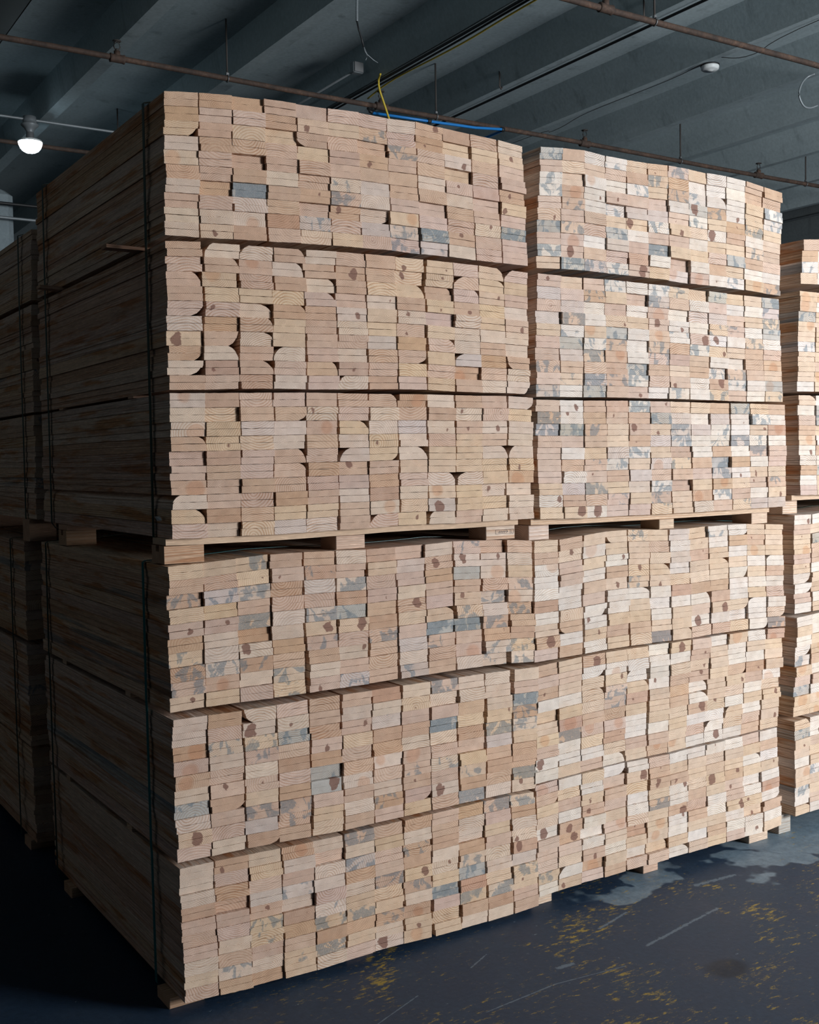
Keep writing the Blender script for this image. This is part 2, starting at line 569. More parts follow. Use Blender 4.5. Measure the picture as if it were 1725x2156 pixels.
def rust_material():
    m, n, b = material('rusty_pipe')
    p = n.coord('Object')
    f = n.noise(p, 9.0, 5.0, 0.7)
    g = n.noise(p, 70.0, 3.0, 0.6)
    col = n.ramp(f, [(0.35, (0.034, 0.023, 0.019)), (0.55, (0.066, 0.040, 0.029)), (0.75, (0.15, 0.085, 0.055))])
    col = n.mix(1.0, col, n.ramp(g, [(0.3, 0.75), (0.7, 1.25)]), 'MULTIPLY')
    n.put(b.inputs['Base Color'], col)
    b.inputs['Roughness'].default_value = 0.8
    return m


M_FLOOR = floor_material()
M_CEIL = concrete('painted_ceiling_concrete', (0.33, 0.41, 0.44), (0.43, 0.52, 0.55))
M_WALL = concrete('painted_wall', (0.10, 0.12, 0.13), (0.15, 0.175, 0.185))
M_PALE = concrete('whitewashed_concrete', (0.19, 0.24, 0.27), (0.28, 0.34, 0.37))
M_RUST = rust_material()
M_STEEL = simple('dull_steel', (0.20, 0.21, 0.22), 0.5, 0.6)
M_DARK = simple('black_cable', (0.016, 0.018, 0.020), 0.5)
M_ROD = simple('dark_rod', (0.045, 0.040, 0.038), 0.7)
M_YEL = simple('yellow_cable', (0.55, 0.42, 0.045), 0.5)
M_BLUE = simple('blue_pipe', (0.015, 0.19, 0.55), 0.4)
M_GALV = simple('galvanised_conduit', (0.22, 0.25, 0.27), 0.45, 0.3)
M_WHITE = simple('white_plastic', (0.72, 0.77, 0.78), 0.45)
M_STRAP = simple('green_strap', (0.010, 0.042, 0.030), 0.35, 0.0, 0.5)
M_STRAP_LIT = simple('lit_strap', (0.012, 0.16, 0.17), 0.3, 0.0, 0.5)  # the green strap where lit; its teal highlight is put into the colour
M_INK = simple('stamp_ink', (0.05, 0.055, 0.07), 0.8)

XL, XR, YF, YB = -9.0, 15.0, WALL_Y, 11.5
tag(plain_mesh('floor', [(XL, YF, 0), (XR, YF, 0), (XR, YB, 0), (XL, YB, 0)], [(0, 1, 2, 3)], M_FLOOR), kind='structure')

# ceiling: a slab with cast ribs that run away from the front wall
cs = Shape()
cs.box(XL, XR, YF, YB, ZC, ZC + 0.15)
k = -13
while True:
    xr = 1.375 + 0.815 * k
    k += 1
    if xr < XL + 0.3:
        continue
    if xr > XR - 0.2:
        break
    a, bw, tw = xr, (0.095 if k < 3 else 0.060), (0.03 if k < 3 else 0.11)
    vs = [(a - bw, YF, ZS), (a, YF, ZS), (a + tw, YF, ZC + .01), (a - bw - tw, YF, ZC + .01)]
    vs += [(p[0], YB, p[2]) for p in vs]
    cs.add(vs, [(0, 1, 2, 3), (7, 6, 5, 4), (0, 4, 5, 1), (1, 5, 6, 2), (3, 7, 4, 0)])
tag(cs.build('ceiling', M_CEIL, local=False), kind='structure')

wl = Shape()                  # unseen left wall; its wide opening is added to let dim fill light in
wl.box(XL - 0.2, XL, YF, -2.5, 0, ZC)
wl.box(XL - 0.2, XL, 7.5, YB, 0, ZC)
wl.box(XL - 0.2, XL, -2.5, 7.5, 3.5, ZC)
tag(wl.build('wall_left', M_WALL), kind='structure')
tag(Shape().box(XR, XR + 0.2, YF, YB, 0, ZC).build('wall_right', M_WALL), kind='structure')
tag(Shape().box(XL - 0.2, XR + 0.2, YB, YB + 0.2, 0, ZC).build('wall_back', M_WALL), kind='structure')
fwl = Shape()  # front wall; its window opening is assumed, added to hold the area light
fwl.box(XL, WIN_X - WIN_W / 2, YF - 0.25, YF, 0, ZC)
fwl.box(WIN_X + WIN_W / 2, XR, YF - 0.25, YF, 0, ZC)
fwl.box(WIN_X - WIN_W / 2, WIN_X + WIN_W / 2, YF - 0.25, YF, WIN_Z1, ZC)
fwl.box(WIN_X - WIN_W / 2, WIN_X + WIN_W / 2, YF - 0.25, YF, 0, WIN_Z0)
tag(fwl.build('wall_front', M_WALL), kind='structure')
df = Shape()  # frame round the assumed, unseen window
for x0, x1, z0, z1 in ((WIN_X - WIN_W / 2 - .07, WIN_X - WIN_W / 2 + .01, WIN_Z0 - .07, WIN_Z1 + .07), (WIN_X + WIN_W / 2 - .01, WIN_X + WIN_W / 2 + .07, WIN_Z0 - .07, WIN_Z1 + .07),
                       (WIN_X - WIN_W / 2, WIN_X + WIN_W / 2, WIN_Z1 - .01, WIN_Z1 + .07), (WIN_X - WIN_W / 2, WIN_X + WIN_W / 2, WIN_Z0 - .07, WIN_Z0 + .01)):
    df.box(x0, x1, YF, YF + 0.03, z0, z1, 0.004)
tag(df.build('assumed_window_1', M_STEEL), kind='structure')


# tones and marks of every sawn pair, read off the photograph row by row (letter: tone, sign: mark)
GRIDS = {
    'P1S1': '''a. o. o. a. k. k. k. w. an o. a. w.
o. k. k. o. kn y. as k. op y. y. yn
y4 o. y. y. k3 a. a. as k. wn a. k.
w. o. a. a. y. a. an a. a. y. k. k.
wh a. a. a. a. a. a. a. w. kp a. on
o. a. a. w. a. ws m. a. a. w. k. yn
w. o. gS a. op as w. k. k. a. a. k.
a. a. w. a. k. on w4 yh k. a. wn gS
w. w. wh r. ms k. m. ws gS an k. k.
w. yn o. a. y. y. ap ks ms w. k. k.''',
    'P1S2': '''a. w1 w1 a2 w. a. a. yn yp k. y2 k1
k. a2 ah w2 a. aN a. yn yp k1 y2 y.
a2 yh a. o. w2 a. y. y2 a2 k2 yn a.
a. y. y. y. k2 a. wn a. yp an y. w.
k4 kn w2 o2 o. wn y. wn k. w. y. kn
w. o. a2 y. a. w. y. an y. w. w. w.
yN a4 w2 y. a. a. m. o. k2 w. a. w.
a4 w2 a. w1 a. w. a. a4 y. m1 o. a3
w4 op a2 k. a2 an a. y. a. oh a. w.
a. k. o. w. k. w1 o. k. y. a. w. w4''',
    'P1S3': '''wh o. k. k. a. a. a2 oh w. a. k. w4
w. y. a. a4 wn k. w. a. a. wn kp y.
wh y. w. w. ah y2 w. m. wn ap wn w.
a2 yp y. w. a. w. yp w. a. y. k. w.
k. o. k. a2 k. w1 y4 w2 y. y. w2 w1
k. a. k. k2 o. an k. y. y. y. y. yn
ah k. a. a. a. k. o. k. w2 w1 y. ah
w1 k. a. o. a. w. o. w. yh y. wn w.
y2 o. a. y. y. k. wh y. mN y. y. w.
k. w. y. m. w. a. k1 yp w1 k. w. w.''',
    'P1S4': '''y. y. ys a. a. w. o. a. w. ks a. a.
a. a. yp kp os a. y. w. aN wN wn w.
as ms ws o. m. ws a. k. o. g. wh y.
y. y. a. a. a. o. ap w. a. a. a. ks
kn kn yS w. ws gs a. aN k. yn ws wh
op w. o. w. yN yN o. y. y2 ys w. as
ys w. wN o. ks a. as k. gS gS as a.
os ws os a. a. wn a. m. as k. op o.
as ah w. ws w. a. k. w. a. kh ws ys
yn y. k. ys kn ms a. ms a. w. ws ws''',
    'P1S5': '''w. o. w3 ks a. a. r. w. ks w. w. w.
w. k. wN wn a. w. w. yp w. w. w. k.
oh ws ys gs o. an ms k. k. a. w. gS
kh w. ks k. kn y. o. o. gS y. yn os
ah k. w. o. o. k. o. w. w. o. yS ws
w. kn kp k. gs a. wh kh k. k. m. y.
gs o4 y. o. gN wh k. ks ws y. a. o.
w. k. as as k. k. w. ap k. ys o. o.
yN k. m. as y. w. os a4 wN o. a. yS
k. w. o4 a. y. k. k. y. a. wS w. wn''',
    'P1S6': '''w. on w. oh w. aS a. o. k. o. as ws
w. k. y. w. k. w. y. w. a. w. k. o.
w. o. k. a. w. ms k. as o. w. y. w.
o. o. m. ms w. o. k. o. w. o. k. wn
k. k. an w. k. w. as yN wp ys w. oN
a. k. ys op ws y. y. as y. gs w. m.
k. w. ys o. ys ys y. w. gS rp y. ys
w. a. k. k. o. o. os oh k. ys ws yn
w. ws w. ys yS y. w. yn y. a. o. k.
k. a. o. y. w. k. wN yh y. w. w. a.''',
    'P2S1': '''gs o. w. ws y. op ks y. w. w. o. o.
k. y. k. k. o. ys o. w. w. w. o. o.
ws y. wh w. ws y. os ws w2 w. y. ws
ws oh wn kp k. k. w. gN os wn ys ws
k. as w. ws m. m. kp ws y. op ys y.
kn k. k. y. yN ws yn y. wN o. w. y.
gs ks a. gs w. k. a. w. y. y. ys k.
k. kh w. m. o. gS y. y. k. gs o. a.
ws kN k. k. r. w. k. w. o. y. w. w.
y. gS ms ws kN y. mh kh wp ws yh os''',
    'P2S2': '''kn y. k. ws w. ws ys y. gs y. y. gs
m. k. os y. k. ms a. w. k. w. w. ms
ap m. w. a. w. kh w. m. m. k. y. ys
m. as w. yn y. kN wn w. ys as w. gs
y. ws yh gs w. kh ws kN wN w. ys w.
a. gs ws as w. ks o. ws yn y. o. a.
k. m. yS oh w. ks o. a. w. w. o. oh
as k. k. o. gS o. y. o. ws as a. y.
k. ys mS as ws k. kn w. oN ws w. gh
ms w. gs a. kn w. ws w. ys a. w. ys''',
    'P2S3': '''k. wn o. o. ws kn y. y. o. gs y. a.
oS wn o. kn o. gs m. w. m. wp ws w.
mS gs as y. kN yn ms m. ws w. yn rh
a. k. a. y. op m. ws w. ws mS ws w.
k. w. y. m. ws y. a. w. o. w. as a.
k. o. as ws y. mh ys o. gs o. w. k.
kp w. kp op m. a. a. k. ms wn yn y.
y. m. ys y. m. ws a. y. oh yp kp as
wn op a. ks y. as y. oh ws a. w. yn
y. yN wN k. k. ys y. m. a. ys m. m.''',
    'P2S4': '''y. o. y. y3 ys y. m. y. ws w4 y. y.
op yn wh y. y. a. w. yp w. o. op y.
wh a. y. wn y. y. m. op y. w. yh y.
w. k. w. o. yn y2 w. y. y2 y. w. w1
w. w. a. yn ys yn y. y. y. w4 y. o.
r. w. k. w. w2 w. r. o. o. w. w. w.
w. yp w4 w. y. w. w. w2 o. w. y. a.
y. o3 wn y. y. w. y. k. yN y4 w1 w.
oN w. yn o. op y. y. wN w. w. w. y4
k. o. w. y. y. oS y2 a. o. y. w4 rS''',
    'P2S5': '''op y. oN y. y. w. yN k. w. yh w. rh
k. a. w4 wh w. w. w. op y. w. y. y.
op y. y. yn w1 w. y. yn y. w. w. y.
w. w. y2 ks y2 wn o. on y. o4 rp y.
y. y. y. ks rp y. o. w2 y. yn o. wh
y. rh a. o. y. y. o. w2 y. y. w. y.
yh oS kh kh w. y. y. oN yn w. y. yn
a. w. y. rp w. w. y. w. w. y1 w. y.
wN w. w. y. a. a. y. a. w1 y. a. yn
w. y. a. w2 y. oh yh w. wN w. o. y.''',
    'P2S6': '''kh w. y. w4 w. a. w. w. wp w. k. w.
a4 y. w. k. yN op y. y. y. y. y. o.
y. a. yn a. y. oN on y. a. y. w2 w.
y. w. on a. w. y. wn y. yN on y. yp
wN oN w. y. w. oS w. o. y. kn w. w.
k. oN w. kh y. y. oN o. w. a. w. rh
k. k. w. y. rp yh wn o. w. yN yn w4
k. y. on w. y. yh w. y. y. w. yn o.
ys w1 oh y. w. y2 y. w. o. w. w. w.
w. yn k. o. k. a. w2 y. y. k. wn y.'''}

# layer tables in metres: x and z of the column edges along the top and along the bottom
SECTIONS = {
    'P1S1': ([0.011, 0.095, 0.179, 0.264, 0.351, 0.438, 0.528, 0.614, 0.704, 0.792, 0.883, 0.978, 1.063],
             [2.193, 2.203, 2.21, 2.215, 2.217, 2.219, 2.223, 2.221, 2.225, 2.221, 2.218, 2.215, 2.208],
             [0.004, 0.089, 0.175, 0.267, 0.356, 0.448, 0.536, 0.626, 0.718, 0.808, 0.9, 0.99, 1.078],
             [1.862, 1.864, 1.868, 1.871, 1.875, 1.877, 1.878, 1.88, 1.878, 1.878, 1.875, 1.875, 1.874]),
    'P1S2': ([0.004, 0.092, 0.191, 0.279, 0.365, 0.455, 0.545, 0.635, 0.725, 0.821, 0.904, 0.992, 1.075],
             [1.849, 1.855, 1.857, 1.858, 1.86, 1.863, 1.864, 1.865, 1.865, 1.864, 1.863, 1.859, 1.856],
             [0.001, 0.091, 0.181, 0.272, 0.366, 0.456, 0.547, 0.639, 0.731, 0.824, 0.913, 1.001, 1.081],
             [1.503, 1.505, 1.509, 1.511, 1.511, 1.513, 1.515, 1.517, 1.517, 1.514, 1.513, 1.513, 1.511]),
    'P1S3': ([0.003, 0.092, 0.184, 0.274, 0.363, 0.454, 0.545, 0.637, 0.729, 0.823, 0.912, 1.001, 1.093],
             [1.496, 1.498, 1.5, 1.502, 1.504, 1.504, 1.504, 1.505, 1.506, 1.505, 1.505, 1.506, 1.502],
             [0.0, 0.089, 0.178, 0.265, 0.359, 0.452, 0.543, 0.631, 0.728, 0.818, 0.908, 0.998, 1.092],
             [1.153, 1.151, 1.151, 1.15, 1.151, 1.153, 1.153, 1.156, 1.155, 1.153, 1.154, 1.155, 1.155]),
    'P1S4': ([-0.012, 0.074, 0.166, 0.252, 0.346, 0.439, 0.531, 0.625, 0.713, 0.804, 0.9, 0.993, 1.083],
             [1.089, 1.092, 1.097, 1.102, 1.102, 1.1, 1.098, 1.099, 1.101, 1.105, 1.101, 1.098, 1.092],
             [-0.014, 0.076, 0.166, 0.258, 0.354, 0.448, 0.535, 0.629, 0.721, 0.813, 0.904, 1.005, 1.096],
             [0.74, 0.743, 0.743, 0.742, 0.742, 0.743, 0.743, 0.745, 0.746, 0.747, 0.746, 0.744, 0.739]),
    'P1S5': ([-0.011, 0.076, 0.173, 0.263, 0.355, 0.447, 0.542, 0.631, 0.724, 0.819, 0.913, 1.008, 1.106],
             [0.723, 0.723, 0.722, 0.723, 0.725, 0.725, 0.725, 0.726, 0.726, 0.726, 0.726, 0.725, 0.723],
             [-0.007, 0.082, 0.169, 0.263, 0.357, 0.451, 0.542, 0.636, 0.723, 0.813, 0.909, 1.004, 1.092],
             [0.377, 0.377, 0.377, 0.374, 0.371, 0.368, 0.369, 0.369, 0.37, 0.371, 0.37, 0.37, 0.367]),
    'P1S6': ([-0.003, 0.084, 0.178, 0.268, 0.358, 0.451, 0.541, 0.633, 0.723, 0.811, 0.9, 0.992, 1.088],
             [0.363, 0.363, 0.361, 0.359, 0.358, 0.357, 0.358, 0.359, 0.361, 0.362, 0.364, 0.364, 0.36],
             [0.004, 0.092, 0.18, 0.27, 0.361, 0.45, 0.537, 0.627, 0.721, 0.817, 0.912, 1.006, 1.095],
             [0.032, 0.028, 0.023, 0.022, 0.02, 0.022, 0.024, 0.022, 0.018, 0.016, 0.015, 0.016, 0.019]),
    'P2S1': ([1.13, 1.213, 1.298, 1.378, 1.463, 1.552, 1.639, 1.729, 1.809, 1.899, 1.992, 2.074, 2.175],
             [2.216, 2.224, 2.229, 2.224, 2.223, 2.224, 2.228, 2.228, 2.225, 2.226, 2.222, 2.213, 2.204],
             [1.109, 1.198, 1.29, 1.381, 1.471, 1.557, 1.644, 1.734, 1.818, 1.901, 1.986, 2.074, 2.162],
             [1.872, 1.876, 1.878, 1.877, 1.877, 1.876, 1.875, 1.871, 1.87, 1.869, 1.867, 1.863, 1.86]),
    'P2S2': ([1.112, 1.201, 1.29, 1.374, 1.459, 1.55, 1.64, 1.727, 1.814, 1.897, 1.981, 2.067, 2.152],
             [1.857, 1.857, 1.858, 1.859, 1.859, 1.858, 1.857, 1.855, 1.853, 1.851, 1.85, 1.849, 1.848],
             [1.1, 1.192, 1.285, 1.374, 1.463, 1.552, 1.641, 1.731, 1.82, 1.909, 1.997, 2.088, 2.178],
             [1.505, 1.506, 1.506, 1.507, 1.507, 1.507, 1.507, 1.506, 1.505, 1.504, 1.503, 1.504, 1.504]),
    'P2S3': ([1.103, 1.194, 1.285, 1.376, 1.466, 1.557, 1.645, 1.732, 1.82, 1.915, 2.01, 2.099, 2.188],
             [1.497, 1.497, 1.497, 1.498, 1.499, 1.499, 1.499, 1.498, 1.497, 1.497, 1.497, 1.496, 1.495],
             [1.112, 1.202, 1.289, 1.376, 1.465, 1.556, 1.648, 1.742, 1.833, 1.926, 2.014, 2.1, 2.189],
             [1.152, 1.15, 1.148, 1.148, 1.148, 1.147, 1.147, 1.147, 1.148, 1.148, 1.149, 1.149, 1.15]),
    'P2S4': ([1.094, 1.187, 1.277, 1.369, 1.46, 1.545, 1.637, 1.726, 1.813, 1.905, 1.999, 2.088, 2.177],
             [1.089, 1.089, 1.097, 1.104, 1.105, 1.101, 1.097, 1.096, 1.099, 1.1, 1.099, 1.094, 1.089],
             [1.089, 1.181, 1.279, 1.373, 1.469, 1.56, 1.653, 1.739, 1.831, 1.916, 2.005, 2.096, 2.195],
             [0.737, 0.739, 0.741, 0.745, 0.746, 0.745, 0.743, 0.743, 0.746, 0.746, 0.746, 0.743, 0.739]),
    'P2S5': ([1.106, 1.183, 1.276, 1.368, 1.455, 1.554, 1.645, 1.735, 1.831, 1.913, 2.001, 2.092, 2.189],
             [0.723, 0.728, 0.734, 0.737, 0.738, 0.738, 0.737, 0.739, 0.738, 0.739, 0.74, 0.738, 0.734],
             [1.087, 1.174, 1.261, 1.349, 1.441, 1.535, 1.627, 1.706, 1.788, 1.876, 1.965, 2.052, 2.149],
             [0.38, 0.382, 0.385, 0.388, 0.39, 0.39, 0.389, 0.392, 0.395, 0.395, 0.396, 0.398, 0.398]),
    'P2S6': ([1.09, 1.174, 1.264, 1.355, 1.449, 1.546, 1.635, 1.714, 1.797, 1.885, 1.974, 2.059, 2.146],
             [0.374, 0.379, 0.382, 0.383, 0.385, 0.384, 0.383, 0.386, 0.387, 0.389, 0.39, 0.393, 0.395],
             [1.097, 1.171, 1.263, 1.353, 1.44, 1.534, 1.626, 1.714, 1.806, 1.897, 1.985, 2.077, 2.175],
             [0.043, 0.046, 0.047, 0.046, 0.047, 0.046, 0.047, 0.047, 0.047, 0.046, 0.045, 0.043, 0.05]),
}

# ------------------------------------------------------------------ the bundles
RING_TOP = [0.0, 0.13, 0.29, 0.42, 0.58, 0.71, 0.87, 1.0]
SECT_NAME = {'1': 'top', '2': 'middle', '3': 'bottom', '4': 'top', '5': 'middle', '6': 'bottom'}
ORD = ['first', 'second', 'third', 'fourth', 'fifth', 'sixth', 'seventh', 'eighth', 'ninth', 'tenth', 'eleventh', 'twelfth', 'thirteenth',
       'fourteenth', 'fifteenth', 'sixteenth', 'seventeenth', 'eighteenth', 'nineteenth', 'bottommost']
rest = Wood()
PICK = {(k, c, r) for k, cols in {
    'B1S1b': {0: [13]},
    'B1S2b': {0: [19]},
    'B1S4b': {0: [0]},
    'B1S5b': {0: [0, 17, 19]},
    'B1S6b': {0: [0, 6, 12, 13, 18]},
    'F2S1f': {0: [7]},
    'F2S4f': {0: [0, 1]},
    'F2S6f': {0: [0]},
    'P1S1': {0: range(20), 1: [0, 1, 2, 5, 7, 8, 9, 11, 14, 16, 17, 18, 19], 2: [2, 3, 5, 7, 11, 13, 15, 19], 3: [0, 3, 8, 9, 19], 4: [9, 19], 5: [19], 6: [19], 7: [19], 8: [19], 9: [19], 10: [19], 11: [19]},
    'P1S2': {0: range(20), 1: [0, 1, 2, 3, 4, 5, 6, 7, 8, 9, 10, 12, 15, 16, 17, 18, 19], 2: [4, 5, 7, 11, 13, 14, 15, 19], 3: [1, 5, 13, 19], 4: [3, 19], 5: [19], 6: [19], 7: [19], 8: [19], 9: [19]},
    'P1S3': {0: range(20), 1: [3, 5, 6, 7, 9, 11, 12, 16, 17], 2: [2, 3, 7, 8, 13, 18, 19], 3: [15]},
    'P1S4': {0: range(20), 1: [0, 4, 5, 8, 9, 10, 11, 12, 13, 14, 18, 19], 2: [0, 4, 12, 13, 14, 18], 3: [0, 3, 6, 8], 4: [0, 15, 16, 17], 5: [0], 6: [0], 7: [0], 8: [0], 9: [0], 10: [0], 11: [0]},
    'P1S5': {0: range(20), 1: [0, 1, 3, 5, 7, 10, 12, 14, 18], 2: [0, 2, 4], 3: [0], 4: [0], 5: [0], 6: [0], 7: [0], 8: [0], 9: [0], 10: [0], 11: [0]},
    'P1S6': {0: range(20), 1: [0, 1, 8], 2: [0], 3: [0, 10], 4: [0, 4], 5: [0], 6: [0], 7: [0]},
    'P2S1': {0: [1, 19], 1: [19], 2: [19], 3: [19], 4: [19]},
    'P2S2': {0: [19]},
    'P2S4': {0: [0], 1: [0], 2: [0], 3: [0], 7: [0]},
}.items() for c, rows_ in cols.items() for r in rows_}


def lerp(a, b, t):
    return a + (b - a) * t


def pair_profiles(rng, xa, xb, z00, z01, z10, z11, feat, hp):
    """Outlines of the upper and the lower board of one sawn pair.  (xa, xb): left and right edge; z00/z01: bottom left/right; z10/z11: top left/right."""
    w = xb - xa
    kerf = rng.uniform(0.00015, 0.00055)
    out = []
    wx, wz = rng.uniform(0.018, 0.036), rng.uniform(0.45, 0.98)
    for half in (0, 1):                     # 0 = upper, 1 = lower
        vlo, vhi = ((0.5, 1.0) if half == 0 else (0.0, 0.5))
        h = hp
        lo, hi = vlo + (kerf / h if half == 0 else 0.0003 / h), vhi - (0.0006 / h if half == 0 else kerf / h)
        sx = rng.gauss(0, 0.0014)
        L, R = [], []
        for t in (0.0, 0.33, 0.67, 1.0):
            v = lerp(lo, hi, t)
            cl = cr = 0.0
            if feat in '1234':
                top = feat in '12'
                s = (v - (1 - wz)) / wz if top else ((wz - v) / wz)
                if s > 0:
                    s = min(s, 1.0)
                    c = wx * (1 - math.sqrt(max(0.0, 1 - s * s))) * 0.72 + wx * 0.28 * s
                    if feat in '13':
                        cl = c
                    else:
                        cr = c
            L.append((cl, v))
            R.append((w - cr, v))
        bot = [(lerp(L[0][0], R[0][0], t) , lo) for t in RING_TOP[1:-1]]
        topp = [(lerp(L[-1][0], R[-1][0], t), hi) for t in RING_TOP[1:-1]]
        pts = [L[0]] + bot + [R[0]] + R[1:-1] + [R[-1]] + topp[::-1] + [L[-1]] + L[1:-1][::-1]
        prof, loc = [], []
        for i, (px, v) in enumerate(pts):
            jz = rng.gauss(0, 0.00022)
            jx = rng.gauss(0, 0.00025)
            fx = px / w
            zz = lerp(lerp(z00, z01, fx), lerp(z10, z11, fx), v)
            prof.append((xa + px + sx + jx, zz + jz))
            loc.append((px - w / 2, (v - 0.5) * h))
        out.append((prof, loc))
    return out


def section(key, table, grid, y0, length, rng, rows=10, name_it=None):
    xt, zt, xb, zb = table
    cols = len(xt) - 1
    toks = [r.split() for r in grid.split('\n')] if grid else None
    for c in range(cols):
        colj = rng.gauss(0, 0.0012)
        for r in range(rows):
            t1, t0 = 1 - r / rows, 1 - (r + 1) / rows      # top, bottom of the pair
            lx0, lx1 = lerp(xb[c], xt[c], (t0 + t1) / 2), lerp(xb[c + 1], xt[c + 1], (t0 + t1) / 2)
            cell = lx1 - lx0
            w = min(0.0880 + rng.gauss(0, 0.0007), cell - 0.0005 if cell > 0.08 else 0.0795)
            slack = max(0.0, cell - w)
            al = rng.random()
            if rng.random() < 0.14:
                al += rng.choice((-1, 1)) * 0.5
                slack = max(slack, 0.003)
            xa = lx0 + slack * min(1.0, max(0.0, al)) + colj * 0.3
            z10, z11 = lerp(zb[c], zt[c], t1), lerp(zb[c + 1], zt[c + 1], t1)
            z00, z01 = lerp(zb[c], zt[c], t0), lerp(zb[c + 1], zt[c + 1], t0)
            tok = toks[r][c] if toks else rng.choice(['a.', 'w.', 'y.', 'k.', 'w.', 'ws', 'y.', 'o.', 'wn', 'gs', 'yp', 'yh', 'w4', 'y2'])
            tone, feat = tok[0], tok[1]
            d = grain(rng, tone, feat, key[1] == '2' )
            profs = pair_profiles(rng, xa, xa + w, z00, z01, z10, z11, feat, max(0.02, z10 - z00))
            py = rng.gauss(0, 0.0016)
            q = rng.random()
            if q < 0.07:
                py += rng.uniform(0.004, 0.011)
            elif q > 0.94:
                py -= rng.uniform(0.003, 0.006)
            bw = (rng.gauss(0, 0.0012), rng.gauss(0, 0.0005)) if c == 0 else None
            for half, (prof, loc) in enumerate(profs):
                yb = y0 + py + rng.gauss(0, 0.0007)
                ye = yb + length + rng.gauss(0, 0.003)
                row = 2 * r + half
                if (key, c, row) in PICK:
                    wd = Wood()
                    wd.board(prof, loc, yb, ye, d, bw)
                    o = wd.build('pine_board')
                    bundle = 'upper' if key[3] in '123' else 'lower'
                    lay = SECT_NAME[key[3]]
                    word = TONE_WORD[tone]
                    if feat in 'sS':
                        word = 'blue-stained'
                    elif (feat in '12' and half == 0) or (feat in '34' and half == 1):
                        word += ' round-cornered'
                    n_th = 'topmost' if row == 0 else ('bottommost' if row == 2 * rows - 1 else ORD[row])
                    if key[0] == 'B':
                        lab = 'dim pine board %s down the outer column, %s layer of the %s bundle behind' % (n_th, lay, bundle)
                    elif key[0] == 'F':
                        lab = "%s pine board %s down the first column, furthest %s bundle's %s layer" % (word, n_th, bundle, lay)
                    elif key[1] == '2':
                        lab = "%s pine board %s down the %s column, second %s bundle's %s layer" % (word, n_th, ORD[c], bundle, lay)
                    elif c == 0:
                        lab = "%s pine board %s down the corner column of the %s corner bundle's %s layer" % (word, n_th, bundle, lay)
                    else:
                        lab = "%s board %s down the %s column from the corner, %s corner bundle's %s layer" % (word, n_th, ORD[c], bundle, lay)
                    tag(o, lab, 'board', 'sawn pine boards in the strapped bundles')
                else:
                    rest.board(prof, loc, yb, ye, d, bw)


LEN = 1.133
for key, tab in SECTIONS.items():
    section(key, tab, GRIDS[key], -0.004 if key[3] in '123' else 0.0, LEN, random.Random('x' + key))

# neighbours: the bundles past the far end of the corner bundle and those beyond the second column of bundles
def shifted(key, dx, z_top, z_bot):
    xt, zt, xb, zb = SECTIONS[key]
    st, sb = zt[0], zb[0]
    return ([x + dx for x in xt], [z - st + z_top for z in zt], [x + dx for x in xb], [z - sb + z_bot for z in zb])


BACK = {'P1S1': (2.095, 1.868, 1.215), 'P1S2': (1.855, 1.506, 1.222), 'P1S3': (1.498, 1.155, 1.225),
        'P1S4': (1.078, 0.742, 1.345), 'P1S5': (0.724, 0.378, 1.36), 'P1S6': (0.364, 0.036, 1.375)}
for key, (zt, zb, yy) in BACK.items():
    section('B' + key[1:] + 'b', shifted(key, 0.0, zt, zb), None, yy, LEN, random.Random('b' + key), rows=7 if key == 'P1S1' else 10)
FAR = {'P2S1': (2.057, 1.906, -0.01, 4), 'P2S2': (1.883, 1.541, -0.006, 10), 'P2S3': (1.529, 1.186, -0.008, 10),
       'P2S4': (1.117, 0.776, 0.002, 10), 'P2S5': (0.762, 0.417, 0.0, 10), 'P2S6': (0.400, 0.066, 0.0, 10)}
for key, (zt, zb, yy, rw) in FAR.items():
    section('F' + key[1:] + 'f', shifted(key, 1.147, zt, zb), None, yy, LEN, random.Random('f' + key), rows=rw)
tag(rest.build('stacked_pine_boards'), 'remaining sawn pine boards that fill all the strapped bundles', 'boards', kind='stuff')


# ------------------------------------------------------------------ spacers, pallet pieces, straps
def piece(name, x0, x1, y0, y1, z0, z1, seed, along='x', tone='y', feat='.', zf=None, nx=1):
    rng = random.Random(seed)
    d = grain(rng, tone, feat)
    d['knot'] = (0, 0, 0)
    wd = Wood()
    wd.box(x0, x1, y0, y1, z0, z1, d, along)
    return wd.build(name)


def bent_bar(name, xs, zlo, zhi, y0, y1, seed, tone='y'):
    """A thin lath along x that follows the sag of the layer on it."""
    rng = random.Random(seed)
    d = grain(rng, tone)
    d['knot'] = (0, 0, 0)
    wd = Wood()
    n = len(xs)
    for y in (y0, y1):
        for zz in (zlo, zhi):
            for x, z in zip(xs, zz):
                wd.v.append((x, y, z))
                wd.lc.append((y - y0, z - zlo[0], x - xs[0] - 2.0))
                wd.pi.append(d['pith'])
                wd.to.append((*d['tone'], 1))
                wd.kn.append(d['knot'])
                wd.st.append(d['stain'])
    a, b, c, e = 0, n, 2 * n, 3 * n        # front low, front high, back low, back high
    for i in range(n - 1):
        wd.f += [[a + i, a + i + 1, b + i + 1, b + i], [c + i, e + i, e + i + 1, c + i + 1], [b + i, b + i + 1, e + i + 1, e + i], [a + i, c + i, c + i + 1, a + i + 1]]
    wd.f += [[a, b, e, c], [a + n - 1, c + n - 1, e + n - 1, b + n - 1]]
    return wd.build(name)


